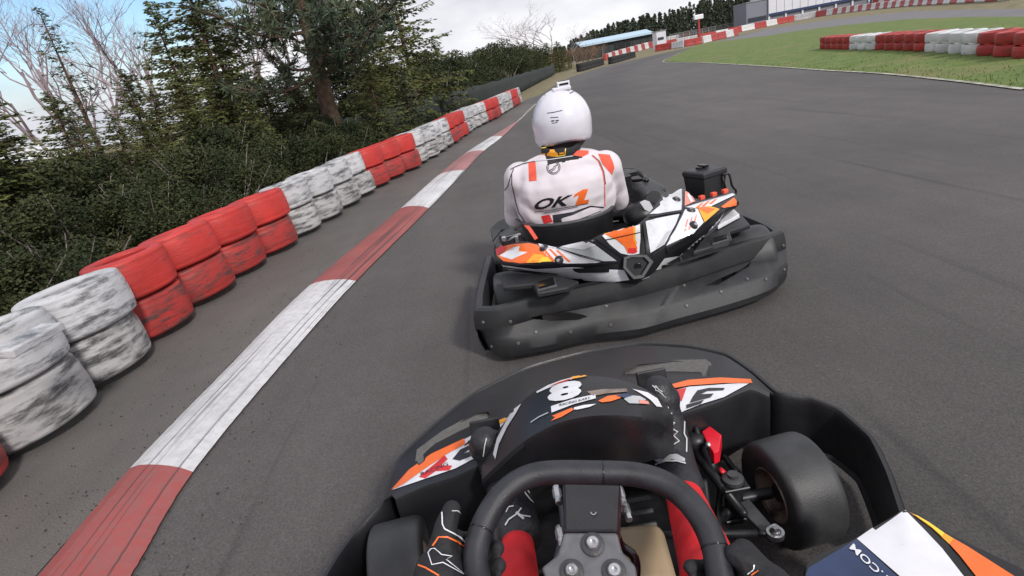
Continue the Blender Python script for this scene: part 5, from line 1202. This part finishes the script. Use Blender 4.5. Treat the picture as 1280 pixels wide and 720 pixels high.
# floor, frame, column
mb = MB(); mb.prism([V((CX-.26, -.25, .05)), V((CX+.24, -.25, .05)), V((CX+.22, 1.30, .05)), V((CX-.24, 1.30, .05))], (0, 0, .01)); build('floor_tray', mb, M['steel'], OK)
for s in (-1, 1):
    mb = MB(); mb.tube(spline([V((CX+s*.34, -.3, .08)), V((CX+s*.30, .5, .08)), V((CX+s*.25, .9, .08)), V((CX+s*.21, 1.25, .08)), V((CX+s*.12, 1.42, .10))], 20), .016, 10); mb.tube([V((CX+s*.24, 1.0, .08)), V((CX+s*.36, 1.03, .12))], .016, 10); build('frame_tube', mb, M['steel'], OK, smooth=True)
mb = MB()
for x, y in ((797, 624), (799, 640), (803, 657)):
    c_ = at(x, y, .14); mb.box(c_, (.06, .012, .05), Matrix.Rotation(R(50), 3, 'X'))
build('pedal_grille', mb, M['greyplastic'], OK, mods=[('BEVEL', dict(width=.003, segments=2))])
# right and left front wheels with their stub axles
kart_wheel(OK, (.560, 1.025, .124), V((1, .10, .02)), .125, .122, .062)
kart_wheel(OK, (-.365, .985, .124), V((1, .10, -.02)), .125, .122, .062)
for s, wx, ky in ((1, .49, 1.02), (-1, -.30, .985)):
    mb = MB(); kp = V((wx-s*.07, ky, .13)); mb.tube([kp+V((0, 0, -.055)), kp+V((0, 0, .055))], .021, 14); mb.tube([kp, kp+V((s*.09, 0, 0))], .014, 12); mb.box(kp+V((0, 0, .045)), (.06, .05, .014)); mb.box(kp+V((0, 0, -.045)), (.06, .05, .014))
    build('stub_axle', mb, M['steel'], OK, smooth=True, angle=35, mods=[('BEVEL', dict(width=.002, segments=1))])
    mb = MB(); mb.lathe([(0, 0), (.024, 0), (.024, .010), (.017, .014), (.012, .014), (.012, .022), (0, .022)], 22, axis_mtx(kp+V((0, 0, .055)), (0, 0, 1))); build('king_pin', mb, M['greyplastic'], OK, smooth=True, angle=35)
    a_, b_ = kp+V((s*.01, -.02, .0)), kp+V((s*.035, -.125, -.01)); mb = MB(); d = (b_-a_).normalized(); q = V((-d.y, d.x, 0))*.019; mb.prism([a_+q, b_+q*.7, b_-q*.7, a_-q], (0, 0, .012)); build('steering_arm', mb, M['greyplastic'], OK, mods=[('BEVEL', dict(width=.003, segments=2))])
    e_ = b_+V((0, -.0, .022)); mb = MB(); mb.ell(e_, (.012, .012, .012), None, 14, 9); mb.lathe([(0, .008), (.008, .008), (.008, .02), (0, .02)], 6, axis_mtx(e_, (0, 0, 1))); mb.lathe([(.012, -.006), (.018, -.006), (.018, .006), (.012, .006)], 18, axis_mtx(e_, (0, 0, 1)), closed=True); build('rod_end', mb, M['alu'], OK, smooth=True, angle=35)
    f_ = V((CX+s*.03, e_.y+.10, .12)); mb = MB(); mb.tube([e_+(f_-e_).normalized()*.016, e_+(f_-e_).normalized()*.035], .0065, 10); mb.tube([e_+(f_-e_).normalized()*.035, f_], .0085, 10); build('tie_rod', mb, M['steel'], OK, smooth=True)
# brake reservoir with its red cap, cables
c_ = at(886, 551, .23); mb = MB(); mb.ell(c_+V((-.03, .01, -.004)), (.030, .024, .024)); mb.cap(c_+V((-.04, 0, -.02)), c_+V((.01, -.16, -.08)), .012, .010); mb.cap(c_+V((-.015, -.02, -.01)), c_+V((-.01, -.06, -.06)), .013, .015); build('pedal_bracket', mb, M['steel'], OK, smooth=True)
mb = MB(); P = [at(x, y, .245) for x, y in ((877, 539), (887, 532), (902, 543), (899, 563), (892, 566), (884, 553))]; mb.prism(P, (0, 0, -.035)); build('red_cap', mb, M['redpl'], OK, mods=[('BEVEL', dict(width=.003, segments=2))])
mb = MB(); mb.tube([at(888, 560, .235), at(884, 554, .25)], .006, 10); build('bolt', mb, M['alu'], OK, smooth=True)
for pts_, r_, m_ in (([(868, 530, .26), (878, 560, .22), (892, 585, .17), (900, 610, .13), (898, 650, .10), (915, 690, .08)], .0075, 'steel'), ([(880, 600, .18), (884, 630, .15), (890, 665, .12), (890, 710, .1)], .009, 'steel'), ([(905, 570, .15), (920, 590, .15), (934, 606, .14)], .008, 'visor'), ([(700, 620, .42), (704, 660, .42), (696, 700, .42)], .006, 'visor')):
    mb = MB(); mb.tube(spline(pz(pts_), 20), r_, 10); build('cable', mb, M[m_], OK, smooth=True)
mb = MB(); mb.tube([at(905, 587, .17), at(899, 594, .16)], .010, 12); build('red_grommet', mb, M['redpl'], OK, smooth=True)
# fuel tank between the legs
c_ = at(803, 704, .15); mb = MB(); mb.box(c_+V((0, 0, -.04)), (.12, .17, .15), Matrix.Rotation(R(-6), 3, 'Z')); build('fuel_tank', mb, M['tank'], OK, smooth=True, mods=[('BEVEL', dict(width=.03, segments=4))])
# steering wheel in its own tilted plane
hubc = at(742, 706, .575); tl = R(26); n_ = V((0, -math.sin(tl), math.cos(tl)))
wt1 = V((1, 0, 0)); wt2 = V((0, math.cos(tl), math.sin(tl)))
up_ = [(594, 705), (597, 676), (610, 643), (632, 613), (662, 594), (700, 590), (745, 591), (790, 592), (826, 601), (857, 622), (880, 652), (894, 685), (898, 712)]
rp_ = [onplane(x, y, hubc, n_) for x, y in up_]
lowr = []
for k in range(1, 12):
    a = math.pi+math.pi*k/12; lowr.append((rp_[0]+rp_[-1])/2+(-wt1*math.cos(a)*-1)*0)
cmid = (rp_[0]+rp_[-1])/2; hw = (rp_[-1]-rp_[0]).length/2; hd = (rp_[-1]-rp_[0]).normalized()
lowr = [cmid+hd*hw*math.cos(math.pi*k/12)-wt2*hw*.92*math.sin(math.pi*k/12) for k in range(1, 12)]
loop = rp_+lowr
cp = loop+loop[:3]; sm = []
for i in range(len(loop)):
    a_, b_, c2_, d_ = loop[i-1], loop[i], loop[(i+1) % len(loop)], loop[(i+2) % len(loop)]
    for q in range(5): t = q/5; sm.append(.5*((2*b_)+(c2_-a_)*t+(2*a_-5*b_+4*c2_-d_)*t*t+(3*b_-a_-3*c2_+d_)*t**3))
for _ in range(6): sm = [(sm[i-1]+sm[i]*2+sm[(i+1) % len(sm)])/4 for i in range(len(sm))]
mb = MB(); mb.tube(sm, .0162, 18, closed=True); grip = build('steering_wheel', mb, M['grip'], OK, smooth=True)
mb = MB()
for i in range(0, len(sm), 1):
    if i % 24 == 7: 
        q = sm[i]; t = (sm[(i+1) % len(sm)]-sm[i-1]).normalized(); mb.tube([q-t*.0012, q+t*.0012], .0165, 18)
build('grip_seam', mb, M['visor'], grip, smooth=True)
def wp(x, y, o=0.): return onplane(x, y, hubc, n_)+n_*o
plate = [(704, 664), (772, 664), (778, 688), (795, 706), (800, 740), (690, 745), (676, 708), (696, 692)]
mb = MB(); mb.prism([wp(x, y, -.004) for x, y in plate], -n_*.012); hub = build('hub_plate', mb, M['hub'], grip, mods=[('BEVEL', dict(width=.004, segments=3))])
for a_, b_ in (((690, 735), (620, 760)), ((800, 735), (890, 745)), ((742, 690), (742, 600))):
    if b_[1] > 610:
        mb = MB(); mb.tube([wp(*a_, -.012), wp(*b_, -.004)], .011, 10); build('spoke', mb, M['hub'], grip, smooth=True)
for x, y in ((741, 680), (715, 714), (768, 714)):
    c_ = wp(x, y, -.003); mb = MB(); mb.lathe([(0, 0), (.0145, 0), (.0145, .003), (.012, .0045), (.0085, .0045)], 28, axis_mtx(c_, n_)); wsh = build('washer', mb, M['greyplastic'], hub, smooth=True, angle=35)
    mb = MB(); mb.lathe([(0, .003), (.0085, .003), (.0085, .009), (.007, .011), (.0035, .011), (.003, .006), (0, .006)], 20, axis_mtx(c_, n_)); build('bolt', mb, M['alu'], hub, smooth=True, angle=35)
# column shroud with the dark plate seen through the wheel
P = [(703, 600), (775, 601), (772, 664), (704, 664)]
zs = (.50, .50, .53, .53)
top_ = [at(x, y, z) for (x, y), z in zip(P, zs)]
mb = MB(); mb.prism(top_, (0, 0, -.035)); shr = build('column_shroud', mb, M['plasticd'], OK, mods=[('BEVEL', dict(width=.005, segments=2))])
bvq = bvh_of([shr]); onto(arc2((742, 641), 3.2, 180, 360, 1.0), bvq, 'moulded_mark', M['lgrey'], shr, off=.0015, maxe=3)
mb = MB(); mb.tube([hubc-n_*.02, V((CX-.0, 1.15, .10))], .012, 12); build('steering_column', mb, M['steel'], OK, smooth=True)
for x, y, z in ((697, 620, .47), (776, 619, .47), (783, 640, .45), (701, 672, .47)):
    c_ = at(x, y, z); mb = MB(); mb.tube([c_+V((0, -.018, .0)), c_+V((0, .018, .004))], .0058, 10); mb.tube([c_+V((0, -.004, .0)), c_+V((0, .012, .004))], .0075, 6); build('cable_adjuster', mb, M['alu'], OK, smooth=True, angle=35)
mb = MB(); mb.tube(spline([at(770, 668, .44), at(776, 682, .42), at(792, 695, .40), at(795, 715, .38), at(790, 745, .36)], 14), .0075, 10); build('fuel_hose', mb, M['visor'], OK, smooth=True)
# side pods
def pod(side):
    s = 1 if side > 0 else -1
    out = [V((.625, .752, .30)), V((.665, .67, .30)), V((.715, .58, .30)), V((.79, .42, .295)), V((.84, .2, .29)), V((.85, -.1, .29)), V((.82, -.35, .28))]
    inn = [V((.60, .748, .30)), V((.50, .715, .30)), V((.385, .668, .295)), V((.37, .45, .29)), V((.37, .2, .29)), V((.37, -.1, .285)), V((.37, -.35, .28))]
    if s < 0: out, inn = [[V((2*CX-p.x, p.y-.03, p.z)) for p in q] for q in (out, inn)]
    O, I = spline(out, 40), spline(inn, 40); rows = []
    for a_, b_ in zip(O, I):
        d = (a_-b_).normalized(); rows.append([V((b_.x, b_.y, .09)), b_+V((0, 0, -.012)), b_+d*.004, b_.lerp(a_, .5)+V((0, 0, .006)), a_-d*.006, a_+V((0, 0, -.008))+d*.002, V((a_.x, a_.y, .16))+d*.02, V((a_.x, a_.y, .06))])
    mb = MB(); mb.loft(rows); mb.add(rows[0], [tuple(range(8))]); return build('side_pod', mb, M['plasticd'], OK, smooth=True, angle=32)
pr, pl_ = pod(1), pod(-1)
bvO = bvh_of([pr]); z6 = lambda x, y: (960+x/4, 560+y/4)
def ost(m, *polys, k=0, name='sticker', maxe=9): return onto(poly2(*polys), bvO, name, M[m], pr, off=.0016+.0012*k, maxe=maxe)
ost('navy', [z6(444, 458), z6(205, 600), z6(150, 720), z6(700, 800), z6(700, 700), z6(640, 640)])
ost('white', [z6(652, 313), z6(684, 313), z6(780, 410), z6(870, 505), z6(975, 640), z6(1060, 760), z6(760, 740), z6(655, 640), z6(445, 456)])
ost('amber', [z6(690, 312), z6(1000, 500), z6(1400, 770), z6(1160, 790), z6(1035, 640), z6(930, 505), z6(820, 405)])
ost('yellow', [z6(692, 314), z6(800, 375), z6(880, 430), z6(870, 450), z6(815, 400)], k=1)
ost('orange', [z6(930, 460), z6(1000, 500), z6(1270, 672), z6(1400, 780), z6(1160, 790), z6(1035, 640), z6(960, 545), z6(910, 490)], k=1)
onto(text2('KART.COM', (1143, 753), (-76, -72), (-5.5, 6), .012), bvO, 'lettering', M['white'], pr, off=.0035, maxe=4)
# seat
mb = MB(); rows = []
for k in range(25):
    a_ = math.pi*(-.2)+math.pi*1.4*k/24; ca, sa = math.cos(a_), -math.sin(a_)
    rows.append([V((CX-.07+ca*.24, -.02+sa*.20, .42)), V((CX-.07+ca*.225, -.02+sa*.19, .28)), V((CX-.07+ca*.19, -.02+sa*.16, .12))])
mb.loft(rows); build('seat', mb, M['plasticd'], OK, smooth=True, mods=[('SOLIDIFY', dict(thickness=.010)), ('SUBSURF', dict(levels=1))])

# ------------------------------------------------------------------ the driver of that kart
OD = thing('person', (.03, -.02, 0), 'person in red trousers, black gloves and black boots gripping the steering wheel at the bottom', 'person')
px_ = .03; mb = MB()
mb.ell((px_, -.06, .24), (.18, .15, .14)); mb.ell((px_, -.10, .42), (.165, .12, .17)); mb.ell((px_, -.12, .58), (.185, .115, .14)); mb.ell((px_, -.12, .68), (.17, .09, .06))
mb.cap((px_, -.11, .70), (px_, -.10, .82), .058, .055)
kn = {1: V((.215, .60, .39)), -1: V((-.085, .56, .40))}; an = {1: at(851, 608, .29), -1: at(647, 664, .325)}
for s in (-1, 1):
    mb.cap((px_+s*.09, 0, .2), kn[s], .085, .056); mb.cap(kn[s], an[s], .050 if s > 0 else .044, .036 if s > 0 else .030)
gl = {-1: wp(590, 700, .0), 1: wp(905, 742, 0)}
WR_ = {-1: gl[-1]+V((-.050, -.085, -.030)), 1: gl[1]+V((.05, -.09, -.035))}
for s in (-1, 1):
    sh_ = V((px_+s*.20, -.11, .66)); el_ = V((px_+s*.33, .10, .44)); mb.ell(sh_, (.08, .08, .08)); mb.cap(sh_, el_, .066, .05); mb.cap(el_, WR_[s], .05, .034)
obody = union_body('body', mb, [M['suitred']], OD, .009, 5)
mb = MB(); mb.ell((px_, -.11, .93), (.135, .155, .15)); build('helmet', mb, M['helmet'], OD, smooth=True)
# boots: heel, instep, toe and a tall shaft
def boot(heel, instep, toe, ankle, shaft, w_):
    mb = MB(); heel, instep, toe, ankle, shaft = [V(q) for q in (heel, instep, toe, ankle, shaft)]
    mb.cap(heel, instep, .038, .041); mb.cap(instep, toe, .043, .036); mb.cap(ankle, instep, .046, .044); mb.cap(heel, ankle, .040, .046); mb.cap(ankle, shaft, .046, .047)
    mb.ell(toe.lerp(instep, .3), (.046, .04, .042)); return union_body('boot', mb, [M['leather']], OD, .0055, 4)
bR = boot(at(850, 590, .17), at(832, 528, .33), at(823, 488, .405), at(846, 588, .27), at(853, 612, .30), 1)
bL = boot(at(622, 592, .19), at(618, 572, .30), at(606, 552, .365), at(634, 612, .29), at(648, 668, .33), 1)
for q, nm in ((bR, 0), (bL, 1)):
    t_ = at(823, 486, .38) if nm == 0 else at(607, 550, .34)
    mb = MB(); mb.box(t_+V((0, .045, -.03)), (.075, .012, .10), Matrix.Rotation(R(-20), 3, 'X')); mb.tube([t_+V((0, .05, -.07)), V((t_.x, t_.y+.05, .07))], .008, 8); build('pedal', mb, M['steel'], OK, mods=[('BEVEL', dict(width=.003, segments=2))])
bvb = bvh_of([bR, bL]); 
def bst(mesh, m, par, off=.002, name='stitching', maxe=3): return onto(mesh, bvb, name, M[m], par, off=off, maxe=maxe)
bst(line2([z5(1022, 250), z5(1040, 262), z5(1028, 290), z5(1062, 300), z5(1034, 345), z5(1082, 368), z5(1056, 398), z5(1102, 428), z5(1076, 452), z5(1112, 488), z5(1062, 520), z5(1062, 545)], 1.7), 'thread', bR, name='laces')
bst(star2((822.5, 487), (12, 7), (-5, -8), 1.1), 'thread', bR, name='star_logo')
bst(line2([z5(1162, 325), z5(1146, 345), z5(1144, 440), z5(1160, 470), z5(1160, 560)], 1.6), 'thread', bR)
bst(poly2([(819, 575), (824, 570), (846, 568), (856, 574), (856, 578), (840, 575), (826, 580)]), 'thread', bR, name='ankle_tape')
bst(line2([(820, 581), (830, 577), (846, 577), (857, 580)], 1.6), 'white', bR, name='ankle_tape')
z7 = lambda x, y: (500+x/4.92, 580+y/4.92)
bst(line2([z7(770, 150), z7(765, 180), z7(800, 225), z7(850, 260), z7(910, 290)], 1.5), 'thread', bL)
bst(line2([z7(770, 150), z7(800, 190), z7(840, 235)], 1.3), 'thread', bL)
bst(merge2(line2([z7(620, 280), z7(660, 270), z7(700, 262)], 1.5), line2([z7(655, 300), z7(680, 240), z7(690, 215), z7(712, 222)], 1.3), line2([z7(650, 378), z7(670, 345), z7(720, 310), z7(745, 275)], 1.7), line2([z7(715, 300), z7(760, 340)], 3.0), line2([z7(740, 318), z7(800, 328)], 1.5)), 'thread', bL, name='boot_lettering')
bst(line2([(604, 570), (606, 556), (608, 548)], 1.1), 'thread', bL)
# red cuff piping where the trousers leave the boot, tip of the left boot guard
# gloves gripping the rim
def rim_glove(c, s):
    # fingers wrap over the outer side of the rim and curl underneath; the thumb lies along the inner side
    tg = wt2; outw = wt1*s; mb = MB()
    wr = WR_[s]; pm = c+outw*.046-n_*.004-tg*.016
    mb.cap(wr, pm, .033, .033, 16); mb.cap(wr+V((0, -.05, -.02))+outw*.01, wr, .036, .034, 16)
    for k in range(4):
        o_ = tg*(.028-k*.0215); k0 = c+o_+outw*.036+n_*.002; mb.cap(pm+o_*.6, k0, .021, .0165, 12)
        l = (.9, 1., .98, .82)[k]
        p1 = c+o_+outw*.020-n_*.027; p2 = c+o_-outw*.010*l-n_*.034; p3 = c+o_-outw*.030*l-n_*.016
        mb.cap(k0, p1, .0148, .0128, 10); mb.cap(p1, p2, .0125, .011, 10); mb.cap(p2, p3, .011, .0098, 10)
    t0 = pm-outw*.006+tg*.022+n_*.006; th_ = 1 if s < 0 else .45; t1_ = c+outw*.032+tg*.036*th_+n_*.010; t2_ = c+outw*.022+tg*.056*th_+n_*.012
    mb.cap(t0, t1_, .019, .0158, 10); mb.cap(t1_, t2_, .0155, .0128, 10)
    return union_body('glove', mb, [M['cloth']], OD, .0034, 3)
gL = rim_glove(wp(592, 692, 0), -1); gR = rim_glove(wp(904, 730, 0), 1)
bvg = bvh_of([gL, gR])
def gst(mesh, m, par, name='glove_piping'): return onto(mesh, bvg, name, M[m], par, off=.0016, maxe=3)
gst(line2([z7(262, 298), z7(262, 370), z7(275, 400), z7(330, 430), z7(370, 455), z7(400, 485)], 1.6), 'white', gL)
gst(line2([z7(205, 505), z7(240, 450), z7(290, 450), z7(350, 480), z7(412, 528)], 2.0), 'orange', gL)
gst(line2([z7(318, 290), z7(350, 288), z7(372, 305)], 1.), 'thread', gL)
gst(line2([z7(195, 525), z7(175, 550), z7(198, 622), z7(262, 608), z7(405, 690), z7(282, 590), z7(318, 572), z7(255, 562), z7(215, 522), z7(195, 525)], 1.3), 'white', gL, 'star_logo')
gst(line2([z7(115, 622), z7(160, 640), z7(240, 690)], 2.0), 'orange', gL)
gst(line2([(935, 718), (942, 712), (942, 706)], 1.5), 'white', gR)
gst(line2([(940, 720), (948, 714)], 2), 'orange', gR)
